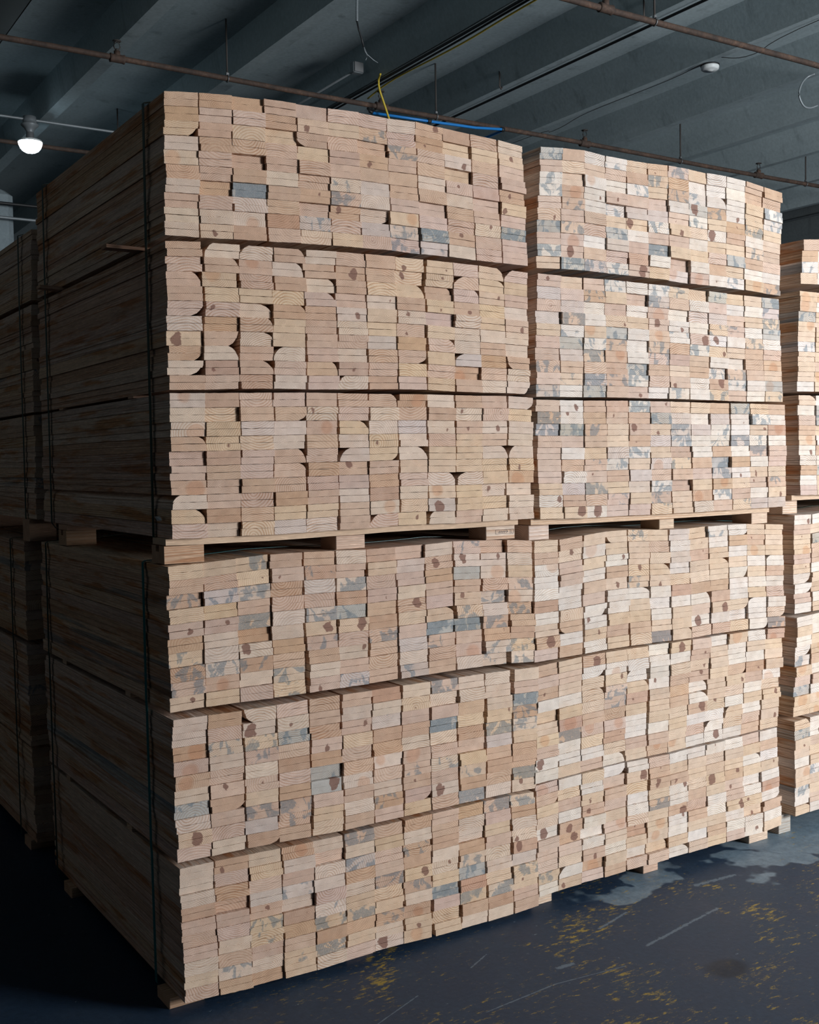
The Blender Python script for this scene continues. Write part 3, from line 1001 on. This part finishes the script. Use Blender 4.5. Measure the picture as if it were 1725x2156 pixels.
def edge_z(key, which, xs):
    """Height of a layer's top or bottom edge at the given places."""
    xt, zt, xb, zb = SECTIONS[key]
    X, Z = (xt, zt) if which == 'top' else (xb, zb)
    out = []
    for x in xs:
        if x <= X[0]:
            out.append(Z[0])
        elif x >= X[-1]:
            out.append(Z[-1])
        else:
            for i in range(len(X) - 1):
                if X[i] <= x <= X[i + 1]:
                    out.append(lerp(Z[i], Z[i + 1], (x - X[i]) / (X[i + 1] - X[i])))
                    break
    return out


def spacer(ka, kb, x0, x1, y0, y1, label, seed, tone='y'):
    xs = [lerp(x0, x1, i / 14) for i in range(15)]
    hi = [z - 0.0006 for z in edge_z(ka, 'bot', xs)]
    lo = [z + 0.0006 for z in edge_z(kb, 'top', xs)]
    lo = [min(a, b - 0.004) for a, b in zip(lo, hi)]
    if x0 < -0.03:                       # the part that sticks out is straight
        for i, x in enumerate(xs):
            if x < 0.0:
                lo[i], hi[i] = lo[2], hi[2]
    o = bent_bar('spacer_lath', xs, lo, hi, y0, y1, seed, tone)
    return tag(o, label, 'lath', 'spacer laths between the board layers')


spacer('P1S1', 'P1S2', -0.082, 1.06, 0.165, 0.205, 'orange-tinted spacer lath jutting out near the corner strap, below the top layer', 's1', 'r')
spacer('P1S1', 'P1S2', -0.060, 1.06, 0.86, 0.90, 'spacer lath jutting out at the far strap, below the upper top layer', 's2', 'o')
spacer('P1S2', 'P1S3', -0.004, 1.06, 0.23, 0.27, 'near spacer lath between the upper middle and bottom layers, end flush', 's3', 'o')
spacer('P1S2', 'P1S3', -0.004, 1.06, 0.86, 0.90, 'far spacer lath between the upper middle and bottom layers, end flush', 's4', 'o')
spacer('P1S4', 'P1S5', -0.006, 1.06, 0.31, 0.35, 'near spacer lath in the dark gap below the lower top layer', 's5', 'y')
spacer('P1S4', 'P1S5', -0.006, 1.06, 0.90, 0.94, 'far spacer lath in the dark gap below the lower top layer', 's6', 'y')
spacer('P1S5', 'P1S6', -0.006, 1.06, 0.33, 0.37, 'near spacer lath in the dark gap above the lower bottom layer', 's7', 'y')
spacer('P1S5', 'P1S6', -0.006, 1.06, 0.90, 0.94, 'far spacer lath in the dark gap above the lower bottom layer', 's8', 'y')
for (ka, kb, lay), sd in zip((('P2S1', 'P2S2', 'below the top layer of the second upper bundle'), ('P2S2', 'P2S3', 'above the bottom layer of the second upper bundle')), ('s9', 's10')):
    x0, x1 = SECTIONS[kb][0][0], SECTIONS[kb][0][-1]
    spacer(ka, kb, x0, x1, 0.2, 0.24, 'spacer lath deep in the dark gap ' + lay, sd)


def deck_lath(key, x0, x1, y0, y1, thick, label, seed, tone='y'):
    xs = [lerp(x0, x1, i / 12) for i in range(13)]
    hi = [z - 0.0008 for z in edge_z(key, 'bot', xs)]
    lo = [z - thick for z in hi]
    o = bent_bar('deck_lath', xs, lo, hi, y0, y1, seed, tone)
    return tag(o, label, 'lath', 'pallet laths under the upper bundles'), lo, xs


def z_at(lo, xs, x):
    for i in range(len(xs) - 1):
        if xs[i] <= x <= xs[i + 1]:
            return lerp(lo[i], lo[i + 1], (x - xs[i]) / (xs[i + 1] - xs[i]))
    return lo[0] if x < xs[0] else lo[-1]


def block(x0, x1, y0, y1, z0, z1, label, seed, tone='w', along='x', group='pallet blocks under the bundles', notch=False):
    if notch:
        # the block's end shows a notch the strap runs through
        rng = random.Random(seed)
        d = grain(rng, tone)
        d['knot'] = (0, 0, 0)
        wd = Wood()
        ya, yb, zn = y0 + (y1 - y0) * 0.42, y0 + (y1 - y0) * 0.68, z1 - (z1 - z0) * 0.35
        prof = [(y0, z0), (y1, z0), (y1, z1), (yb, z1), (yb, zn), (ya, zn), (ya, z1), (y0, z1)]
        n = len(prof)
        b = len(wd.v)
        for x in (x0, x1):
            for y, z in prof:
                wd.v.append((x, y, z))
                wd.lc.append((y - (y0 + y1) / 2, z - (z0 + z1) / 2, x - x0 - 2.0))
                wd.pi.append(d['pith'])
                wd.to.append((*d['tone'], 1))
                wd.kn.append(d['knot'])
                wd.st.append(d['stain'])
        wd.f.append([0, 7, 6, 5, 4, 3, 2, 1])
        wd.f.append([n + i for i in range(n)])
        for i in range(n):
            j = (i + 1) % n
            wd.f.append([i, j, n + j, n + i])
        o = wd.build('pallet_block')
    else:
        o = piece('pallet_block', x0, x1, y0, y1, z0, z1, seed, along, tone)
    return tag(o, label, 'block', group)


def low_top(key, x):
    return edge_z(key, 'top', [x])[0]


# under the upper corner bundle
_, lo, xs = deck_lath('P1S3', -0.010, 1.045, 0.012, 0.10, 0.015, 'long front deck lath under the upper corner bundle', 'd1', 'y')
for i, (x0, x1, yy, lab, tn, nt) in enumerate(((-0.012, 0.088, 0.018, 'orange-grained pallet block at the dark corner, strap notch in its end', 'o', True),
                                   (0.454, 0.541, 0.022, 'pinkish pallet block mid-way under the upper corner bundle', 'k', False),
                                   (0.938, 1.041, 0.022, 'pallet block with an ink stamp, beside the gap to the second bundle', 'w', False))):
    xm = (x0 + x1) / 2
    z0, z1 = low_top('P1S4', xm) + 0.001, min(z_at(lo, xs, x0), z_at(lo, xs, x1)) - 0.0006
    if i == 0:
        z0 = low_top('P1S4', 0.06) + 0.001
    bo = block(x0, x1, yy, yy + 0.085, z0, z1, lab, 'b%d' % i, tn, notch=nt)
    if i == 2:
        st = Shape()
        zc, xs0 = (z0 + z1) / 2 + 0.002, 0.972
        yk = yy - 0.0004

        def bar(xa, za, xb, zb, w=0.0009):
            dx, dz = xb - xa, zb - za
            ln = math.hypot(dx, dz)
            nx, nz = -dz / ln * w / 2, dx / ln * w / 2
            st.add([(xa - nx, yk, za - nz), (xb - nx, yk, zb - nz), (xb + nx, yk, zb + nz), (xa + nx, yk, za + nz)], [(0, 1, 2, 3)])
        bar(xs0, zc - .006, xs0 + .064, zc - .006), bar(xs0, zc + .006, xs0 + .064, zc + .006)
        for q in (0, .052, .064):
            bar(xs0 + q, zc - .006, xs0 + q, zc + .006)
        bar(xs0 + .008, zc - .001, xs0 + .044, zc + .001), bar(xs0 + .044, zc + .001, xs0 + .037, zc + .0045), bar(xs0 + .044, zc + .001, xs0 + .037, zc - .0035)
        for q in (.012, .018, .024, .030):
            bar(xs0 + q, zc - .004, xs0 + q + .004, zc + .0035)
        bar(xs0 + .056, zc - .004, xs0 + .056, zc + .004), bar(xs0 + .056, zc - .004, xs0 + .060, zc - .004)
        so = plain_mesh('ink_stamp', [(a - bo.location.x, b - bo.location.y, c - bo.location.z) for a, b, c in st.v], st.f, M_INK, bo)
_, lo2, xs2 = deck_lath('P1S3', -0.010, 1.045, 0.835, 0.925, 0.015, 'far deck lath under the upper corner bundle', 'd2', 'o')
block(-0.012, 0.078, 0.838, 0.920, low_top('P1S4', 0.03) + .001, z_at(lo2, xs2, 0.03) - .0006, 'orange-lit pallet block at the far strap of the upper corner bundle', 'b4', 'o', notch=True)

# under the second upper bundle
_, lo, xs = deck_lath('P2S3', 1.092, 2.124, 0.012, 0.10, 0.016, 'long front deck lath under the second upper bundle', 'd3', 'y')
for i, (x0, x1, yy, lab, tn) in enumerate(((1.092, 1.168, 0.022, 'white pallet block just past the gap between the bundles', 'w'),
                                   (1.618, 1.683, 0.022, 'small pallet block mid-way under the second upper bundle', 'w'),
                                   (2.048, 2.127, 0.022, 'pallet block with slanting grain at the far end of the second bundle', 'w'))):
    xm = (x0 + x1) / 2
    block(x0, x1, yy, yy + 0.085, low_top('P2S4', xm) + 0.001, min(z_at(lo, xs, x0), z_at(lo, xs, x1)) - 0.0006, lab, 'c%d' % i, tn)

# under the furthest upper bundle, and at floor level
zb3 = FAR['P2S3'][1]
xs3 = [lerp(2.24, 3.28, i / 12) for i in range(13)]
o = bent_bar('deck_lath', xs3, [zb3 - 0.018] * 13, [zb3 - 0.0008] * 13, 0.012, 0.10, 'd5', 'y')
tag(o, 'front deck lath under the furthest upper bundle', 'lath', 'pallet laths under the upper bundles')
block(2.215, 2.292, 0.03, 0.115, FAR['P2S4'][0] + 0.004, zb3 - 0.019, 'pale pallet block at the near corner of the furthest upper bundle', 'e0', 'w')
for i, (x0, x1, y0, key, lab, tn) in enumerate((
        (-0.016, 0.075, 0.056, 'P1S6', 'floor block under the dark corner of the lower corner bundle', 'o'),
        (0.470, 0.553, 0.040, 'P1S6', 'floor block peeping out mid-way under the lower corner bundle', 'k'),
        (0.945, 1.044, 0.040, 'P1S6', 'floor block peeping out near the end of the lower corner bundle', 'w'),
        (1.100, 1.178, 0.040, 'P2S6', 'floor block at the near end of the second lower bundle', 'w'),
        (1.555, 1.620, 0.040, 'P2S6', 'floor block peeping out mid-way under the second lower bundle', 'k'),
        (2.045, 2.140, 0.034, 'P2S6', 'white floor block near the far end of the second lower bundle', 'w'))):
    zz = min(edge_z(key, 'bot', [x0, (x0 + x1) / 2, x1])) - 0.001
    block(x0, x1, y0, y0 + 0.085, 0.0, zz, lab, 'f%d' % i, tn, group='floor blocks under the lower bundles')
block(2.205, 2.268, 0.04, 0.125, 0.0, FAR['P2S6'][1] - 0.001, 'grey floor block at the near corner of the furthest lower bundle', 'f9', 'g', group='floor blocks under the lower bundles')
block(-0.012, 0.085, 0.90, 0.985, 0.0, edge_z('P1S6', 'bot', [0.0])[0] - 0.001, 'floor block in the dark at the far strap of the corner bundle', 'f10', 'o', group='floor blocks under the lower bundles')


def strap(tabs, y, label, bottom=None, mat=None, w=0.015, slack=0.004):
    """A flat band round one bundle: tabs are its layer tables from the top down."""
    g = 0.0035
    P = []
    xt, zt, xb, zb = tabs[0]
    top = [(x, z + g) for x, z in zip(xt, zt)]
    for i in range(len(top)):
        top[i] = (top[i][0], top[i][1] + 0.0008 * math.sin(math.pi * i / (len(top) - 1)))
    left = []
    for t in tabs:
        left += [(t[0][0] - g - .002, t[1][0]), (t[2][0] - g - .002, t[3][0])]
    right = []
    for t in tabs:
        right += [(t[0][-1] + g + .002, t[1][-1]), (t[2][-1] + g + .002, t[3][-1])]
    # the band stays on the outside of the widest boards
    lx = min(p[0] for p in left)
    left = [(lerp(p[0], lx, 0.7), z) for p, z in zip(left, [q[1] for q in left])]
    rx = max(p[0] for p in right)
    right = [(lerp(p[0], rx, 0.7), z) for p, z in zip(right, [q[1] for q in right])]
    zlow = bottom if bottom is not None else tabs[-1][3][0] - g
    path = left[::-1] + top + right
    path = [(left[-1][0] + 0.012, zlow)] + path + [(right[-1][0] - 0.012, zlow)]
    s = Shape()
    th = 0.0009
    n = len(path)
    rings = []
    for i, (x, z) in enumerate(path):
        a, b = path[i - 1], path[(i + 1) % n]
        tx, tz = b[0] - a[0], b[1] - a[1]
        ln = math.hypot(tx, tz) or 1
        nx, nz = -tz / ln * th, tx / ln * th
        rings.append([(x, y - w / 2, z), (x, y + w / 2, z), (x + nx, y + w / 2, z + nz), (x + nx, y - w / 2, z + nz)])
    vs = [p for R in rings for p in R]
    fs = []
    for i in range(n):
        j = (i + 1) % n
        for q in range(4):
            e = (q + 1) % 4
            fs.append((4 * i + q, 4 * i + e, 4 * j + e, 4 * j + q))
    s.add(vs, fs)
    return tag(s.build('strap', mat or M_STRAP), label, 'strap', 'plastic straps round the bundles')


up1 = [SECTIONS[k] for k in ('P1S1', 'P1S2', 'P1S3')]
lo1 = [SECTIONS[k] for k in ('P1S4', 'P1S5', 'P1S6')]
up2 = [SECTIONS[k] for k in ('P2S1', 'P2S2', 'P2S3')]
lo2_ = [SECTIONS[k] for k in ('P2S4', 'P2S5', 'P2S6')]
strap(up1, 0.105, 'dark green strap round the near end of the upper corner bundle', 1.136)
strap(up1, 1.015, 'dark green strap round the far end of the upper corner bundle', 1.136)
strap(lo1, 0.150, 'green strap round the near end of the lower corner bundle, lit teal on top', 0.014, M_STRAP_LIT)
strap(lo1, 1.045, 'dark green strap round the far end of the lower corner bundle', 0.014)
strap(lo2_, 0.20, 'green strap, lit teal, across the top of the second lower bundle', 0.02, M_STRAP_LIT)
bk = lambda ks: [shifted(k, 0.0, BACK[k][0], BACK[k][1]) for k in ks]
strap(bk(('P1S1', 'P1S2', 'P1S3')), 1.335, 'dark strap on the upper bundle behind the corner bundle', 1.14)
strap(bk(('P1S4', 'P1S5', 'P1S6')), 1.51, 'dark strap on the lower bundle behind the corner bundle', 0.02)
fk = lambda ks: [shifted(k, 1.147, FAR[k][0], FAR[k][1]) for k in ks]
strap(fk(('P2S4', 'P2S5', 'P2S6')), 0.145, 'green strap on the furthest lower bundle beside the gap', 0.04)
# supports of the bundle behind
for i, (y0, z0, z1, lab) in enumerate(((1.30, 1.0785, 1.154, 'pallet block in the dark under the upper bundle behind'), (1.42, 0.0, 0.034, 'floor block in the dark under the lower bundle behind'))):
    block(-0.005, 0.085, y0, y0 + 0.085, z0 + (0.001 if z0 else 0), z1, lab, 'g%d' % i, 'o')

o = piece('bearer', 0.0, 1.08, 2.20, 2.285, 1.0800, 1.1535, 'g7', 'x', 'o')
tag(o, 'long bearer deep under the upper bundle behind the corner bundle', 'bearer')

# ------------------------------------------------------------------ overhead
ZP = 3.68


def sprinkler_line(y, x0, x1, heads, label, lean=0.0):
    t = thing('sprinkler_pipe', (x0, y, ZP), label, 'pipe', 'rusty sprinkler pipes under the ceiling')
    s = Shape().tube([(lerp(x0, x1, i / 24), y, ZP + 0.004 * math.sin(i * 1.3)) for i in range(25)], 0.0165, 12)
    s.build('pipe_run', M_RUST, t)
    for hx in heads:
        f = Shape()
        f.tube([(hx - 0.045, y, ZP), (hx - 0.042, y, ZP), (hx - 0.030, y, ZP), (hx + 0.030, y, ZP), (hx + 0.042, y, ZP), (hx + 0.045, y, ZP)], [0.017, 0.027, 0.024, 0.024, 0.027, 0.017], 12)
        f.tube([(hx, y, ZP), (hx, y, ZP + 0.042)], 0.019, 10)
        fo = f.build('tee_fitting', M_RUST, t)
        h = Shape()
        z = ZP + 0.042
        h.tube([(hx, y, z), (hx, y, z + 0.012)], 0.012, 10)
        for sgn in (-1, 1):
            h.tube([(hx + sgn * 0.010, y, z + 0.008), (hx + sgn * 0.019, y, z + 0.026), (hx + sgn * 0.014, y, z + 0.046), (hx, y, z + 0.056)], 0.0035, 6)
        h.lathe([(0.0, 0.062), (0.024, 0.060), (0.026, 0.056), (0.0, 0.056)], (hx, y, z), 12)
        ho = h.build('sprinkler_head', M_ROD, t)
        ho.parent = fo
    return t


def hanger(x, y, label, top=ZC, zl=ZP):
    t = thing('pipe_hanger', (x, y, zl), label, 'pipe hanger', 'threaded rods that hold the pipes')
    Shape().tube([(x, y, zl + 0.018), (x, y, top)], 0.006, 8).build('rod', M_ROD, t)
    c = Shape()
    c.tube([(x, y + 0.021 * math.cos(a), zl + 0.021 * math.sin(a)) for a in [2 * math.pi * i / 16 for i in range(17)]], 0.004, 6)
    c.box(x - .008, x + .008, y - .008, y + .008, zl + .018, zl + .034)
    c.build('clamp', M_STEEL, t)
    return t


sprinkler_line(3.93, -3.5, 14.5, (1.229, 3.018, 4.809, 6.75, 8.6), 'long rusty sprinkler pipe passing just above the bundles')
sprinkler_line(1.95, -3.5, 14.5, (3.196, 5.018), 'rusty sprinkler pipe high over the second bundle, nearer than the other')
for x, lab in ((1.916, 'dark hanger rod above the corner bundle'), (3.46, 'dark hanger rod near the blue pipe'),
               (5.82, 'dark hanger rod above the second bundle'), (7.36, 'dark hanger rod beyond the second bundle')):
    hanger(x, 3.93, lab)
hanger(3.551, 1.95, 'dark hanger rod on the nearer sprinkler pipe')
sp = thing('sprinkler_pipe', (-2.0, 6.35, 3.79), 'far rusty pipe behind the lit lamp', 'pipe', 'rusty sprinkler pipes under the ceiling')
Shape().tube([(lerp(-3.5, 10, i / 12), 6.35, 3.79) for i in range(13)], 0.0165, 10).build('pipe_run', M_RUST, sp)
hanger(1.90, 5.95, 'short dark rod beyond the pipe, close to the bundle edge', ZC, 3.62)
hanger(2.36, 5.60, 'short dark rod beyond the pipe, above the corner bundle', ZC, 3.60)

# pendant lamp with its conduit
LX, LY = 1.19, 5.75
lt = thing('pendant_lamp', (LX, LY, 3.4), 'lit white pendant lamp under the conduit beyond the dark side', 'lamp')
s = Shape().lathe([(0.0, 0.03), (0.045, 0.03), (0.048, 0.0), (0.048, -0.02), (0.062, -0.024), (0.062, -0.032), (0.040, -0.052), (0.026, -0.075), (0.026, -0.085), (0.0, -0.085)], (LX, LY, 3.790), 24)
s.build('junction_canopy', M_GALV, lt)
Shape().tube([(LX, LY, 3.715), (LX, LY, 3.685)], 0.022, 16).build('lamp_socket', M_WHITE, lt)
Shape().lathe([(0.0, 0.075), (0.018, 0.072), (0.026, 0.06), (0.030, 0.0)], (LX, LY, 3.650), 20).build('lamp_neck', M_STEEL, lt)
mg, ng, bg = material('lamp_glow')
bg.inputs['Base Color'].default_value = (0.9, 0.95, 1, 1)
bg.inputs['Emission Color'].default_value = (0.72, 0.90, 1.0, 1)
bg.inputs['Emission Strength'].default_value = 14.0
lampglobe = Shape().lathe([(0.0, 0.040), (0.030, 0.042), (0.055, 0.040), (0.076, 0.034), (0.082, 0.024), (0.080, 0.010), (0.070, -0.014), (0.057, -0.030), (0.036, -0.042), (0.0, -0.047)], (LX, LY, 3.612), 32)
lampglobe.build('lamp_globe', mg, lt)
Shape().lathe([(0.0, 0.047), (0.028, 0.050), (0.060, 0.047), (0.080, 0.040), (0.0855, 0.030), (0.0840, 0.026), (0.079, 0.035), (0.058, 0.043), (0.0, 0.044)], (LX, LY, 3.612), 32).build('lamp_cap', M_WHITE, lt)
cd = Shape().tube([(lerp(-3.0, 4.0, i / 10), 5.75, 3.80) for i in range(11)], 0.010, 8)
tag(cd.build('conduit', M_GALV), 'thin metal conduit that carries the lit lamp', 'conduit')


def cable(name, pts, r, mat, label, cat='cable', group=None, n=8):
    # smooth path through the points
    P = [Vector(p) for p in pts]
    out = []
    for i in range(len(P) - 1):
        p0, p1, p2, p3 = P[max(i - 1, 0)], P[i], P[i + 1], P[min(i + 2, len(P) - 1)]
        for k in range(6):
            t = k / 6
            out.append(0.5 * ((2 * p1) + (p2 - p0) * t + (2 * p0 - 5 * p1 + 4 * p2 - p3) * t * t + (3 * p1 - p0 - 3 * p2 + p3) * t ** 3))
    out.append(P[-1])
    return tag(Shape().tube(out, r, n).build(name, mat), label, cat, group)


RIB = lambda k: 1.375 + 0.815 * k
xc = RIB(2)
cable('power_cable', [(xc - .045, -1, ZS - .012), (xc - .05, 2, ZS - .014), (xc - .04, 3.2, ZS - .013), (xc - .05, 6, ZS - .012), (xc - .05, 11, ZS - .013)], 0.0085, M_DARK, 'thick black cable along the rib over the corner bundle', group='cables clipped under the ceiling')
cable('power_cable', [(xc - .010, -1, ZS - .011), (xc - .015, 2, ZS - .012), (xc - .008, 3.4, ZS - .018), (xc - .015, 6, ZS - .012), (xc - .015, 11, ZS - .012)], 0.0065, M_DARK, 'thinner black cable beside the thick one on that rib', group='cables clipped under the ceiling')
cable('power_cable', [(xc + .012, -1, ZS - .010), (xc + .012, 2.1, ZS - .016), (xc + .015, 3.0, ZS - .030), (xc + .010, 3.75, ZS - .02), (xc + .012, 4.1, ZS - .05)], 0.0055, M_YEL, 'yellow cable running along the ribs beside the black ones', group='cables clipped under the ceiling')
cable('drop_cable', [(2.90, 3.74, ZS - .012), (2.922, 3.8, 3.80), (2.928, 3.8, 3.74), (2.951, 3.8, 3.68), (2.975, 3.8, 3.62), (3.01, 3.8, 3.53)], 0.007, M_YEL, 'bright yellow cable dangling down to the corner bundle', 'cable')
xd = RIB(3)
cable('black_conduit', [(xd + .010, -2, ZS - .012), (xd + .012, 3, ZS - .013), (xd + .01, 6, ZS - .012), (xd + .01, 11, ZS - .012)], 0.0085, M_DARK, 'black conduit line under the rib with the hook screws', 'conduit')
xe = RIB(4)
cable('sensor_wire', [(xe - .02, -1.5, ZS - .006), (xe - .01, 1.6, ZS - .008), (xe + .01, 2.2, ZS - .05), (xe - .03, 2.42, ZS - .01)], 0.0022, M_ROD, 'thin dark wire running to the smoke detector', 'wire')
cable('sensor_wire', [(xe - .05, 2.56, ZS - .01), (xe + .0, 2.9, ZS - .006), (xe - .0, 3.7, ZS - .006), (xe + .01, 4.1, ZS - .035), (xe, 4.8, ZS - .008), (xe, 10, ZS - .008)], 0.0022, M_ROD, 'thin dark wire sagging beyond the smoke detector', 'wire')
t = thing('smoke_detector', (xe + .03, 2.57, ZS), 'round white smoke detector on the ceiling rib', 'smoke detector')
Shape().lathe([(0, -.004), (0.060, -.004), (0.060, -.012), (0, -.012)], (xe + .03, 2.57, ZS + .003), 28).build('base_plate', M_DARK, t)
Shape().lathe([(0, -.009), (0.056, -.009), (0.058, -.018), (0.055, -.032), (0.047, -.038), (0.020, -.040), (0.018, -.043), (0, -.043)], (xe + .03, 2.57, ZS + .003), 28).build('housing', M_WHITE, t)

# junction box, flexible whip and its loose wires
t = thing('junction_box', (2.83, 3.92, 3.87), 'small grey junction box on the rib side over the corner bundle', 'junction box')
Shape().box(2.795, 2.872, 3.90, 3.95, 3.862, 3.935, .006).build('box_body', M_GALV, t)
Shape().box(2.80, 2.867, 3.894, 3.90, 3.867, 3.930, .002).build('cover_plate', M_STEEL, t)
Shape().tube([(2.81, 3.95, 3.875), (2.80, 6.0, 3.875), (2.80, 9.0, 3.875)], 0.007, 8).build('conduit_stub', M_GALV, t)
t = thing('flexible_conduit', (2.42, 3.05, 3.9), 'ribbed grey flexible conduit hanging loose above the junction box', 'conduit')
pts = [(2.31, 3.0, ZC), (2.302, 3.0, 3.95), (2.298, 3.0, 3.86), (2.297, 3.0, 3.785)]
seg, rr = [], []
for i in range(3):
    for k in range(14):
        q = k / 14
        seg.append([lerp(pts[i][j], pts[i + 1][j], q) for j in range(3)])
        rr.append(0.0085 if k % 2 else 0.0068)
Shape().tube(seg, rr, 8).build('ribbed_sheath', M_GALV, t)
Shape().tube([(2.297, 3.0, 3.79), (2.308, 3.0, 3.745), (2.325, 3.0, 3.70), (2.338, 3.0, 3.655)], 0.005, 8).build('black_lead', M_DARK, t)
lw = Shape()
lw.tube([(2.338, 3.0, 3.66), (2.345, 3.0, 3.635), (2.362, 3.0, 3.612), (2.350, 3.0, 3.585)], 0.0022, 5)
lw.tube([(2.338, 3.0, 3.66), (2.36, 3.0, 3.618), (2.40, 3.0, 3.595), (2.43, 3.0, 3.584)], 0.0022, 5)
lw.build('loose_wires', M_GALV, t)

# blue plastic pipe on clips
t = thing('blue_pipe', (3.0, 3.9, 3.6), 'bright blue plastic pipe just over the corner bundle', 'pipe')
Shape().tube([(2.93, 3.9, 3.618), (3.4, 3.9, 3.630), (3.77, 3.9, 3.642), (4.00, 3.9, 3.664), (4.03, 3.93, 3.668), (4.035, 4.2, 3.668), (4.035, 5.0, 3.668)], 0.0095, 10).build('pipe_run', M_BLUE, t)
Shape().tube([(2.935, 3.9, 3.618), (2.91, 3.9, 3.625), (2.905, 3.91, 3.645), (2.93, 3.93, 3.655), (2.97, 3.93, 3.64)], 0.010, 8).build('black_elbow', M_DARK, t)
for x, y in ((3.38, 3.9), (4.012, 3.905)):
    Shape().tube([(x - .012, y, 3.630 if x < 3.5 else 3.664), (x + .012, y, 3.630 if x < 3.5 else 3.665)], 0.017, 10).build('pipe_clip', M_DARK, t)

# hook screws in the ribs
for i, (x, y, lab) in enumerate(((RIB(3) - .10, 3.55, 'small hook screw on the conduit rib, the one nearer the blue pipe'), (RIB(3) - .10, 2.2, 'small hook screw on the conduit rib, under the nearer pipe'))):
    s = Shape().tube([(x, y, ZS + .10), (x, y, ZS - .01), (x + .012, y, ZS - .028), (x + .02, y, ZS - .012)], 0.006, 6)
    tag(s.build('hook_screw', M_ROD), lab, 'hook', 'hook screws in the ribs')

# grey cable loop by the far end of the nearer pipe
cable('cable_loop', [(4.96, 2.0, 3.655), (4.928, 2.03, 3.637), (4.874, 2.03, 3.585), (4.852, 2.03, 3.518), (4.892, 2.03, 3.462), (4.951, 2.03, 3.455), (5.028, 2.03, 3.482)], 0.0055, M_GALV, 'grey cable loop hanging from the nearer sprinkler pipe', 'cable')

# dark cable tray in the near corner of the ceiling
t = thing('cable_tray', (0.56, 3.9, 3.8), 'dark cable tray high over the dark side', 'cable tray')
x0 = RIB(-1)
Shape().box(x0 - .10, x0 + .10, -3, 11, ZS - .055, ZS - .045).build('tray_base', M_DARK, t)
for sx in (-.10, .095):
    Shape().box(x0 + sx, x0 + sx + .006, -3, 11, ZS - .055, ZS - .015).build('tray_side', M_DARK, t)
for q in (-.05, 0.0, .05):
    Shape().tube([(x0 + q, -3, ZS - .033), (x0 + q, 11, ZS - .033)], 0.011, 8).build('cable_run', M_ROD, t)

# whitewashed column far beyond, with its pipe
t = thing('concrete_column', (1.0, 7.5, 0), 'pale whitewashed column beyond the bundle behind the corner', 'column')
Shape().box(0.55, 1.49, 7.5, 8.1, 0, 3.71, .05).build('column_shaft', M_PALE, t)
tag(Shape().tube([(lerp(-3, 3.2, i / 8), 7.40, 3.56) for i in range(9)], 0.014, 8).build('black_pipe', M_DARK), 'thin dark pipe crossing in front of the pale column', 'pipe')
# steel edge beam along the far wall side
tag(Shape().box(9.0, 9.45, YF + .01, YB - .01, 3.45, ZC + .01).build('trim_1', M_WALL), kind='structure')
tag(Shape().tube([(8.985, -5.0, 3.80), (8.985, 3.0, 3.80), (8.985, 11.4, 3.80)], 0.012, 8).build('conduit', M_GALV), 'thin conduit along the dark girder beyond the furthest bundle', 'conduit')
tag(Shape().tube([(lerp(-3, 2.2, i / 8), 7.40, 3.44) for i in range(9)], 0.013, 8).build('conduit', M_GALV), 'pale conduit below the dark pipe on the column', 'conduit')
ps = Shape().add([(-0.0105, 0.064, 1.194), (-0.0105, 0.040, 1.196), (-0.0160, 0.046, 1.203), (-0.0200, 0.057, 1.205), (-0.0075, 0.064, 1.194), (-0.0075, 0.040, 1.196), (-0.0075, 0.046, 1.203), (-0.0075, 0.057, 1.205)],
                 [(0, 3, 2, 1), (4, 5, 6, 7), (0, 1, 5, 4), (1, 2, 6, 5), (2, 3, 7, 6), (3, 0, 4, 7)])
tag(ps.build('paper_scrap', M_WHITE), 'tiny white paper scrap stapled to the dark side near the corner', 'paper scrap')
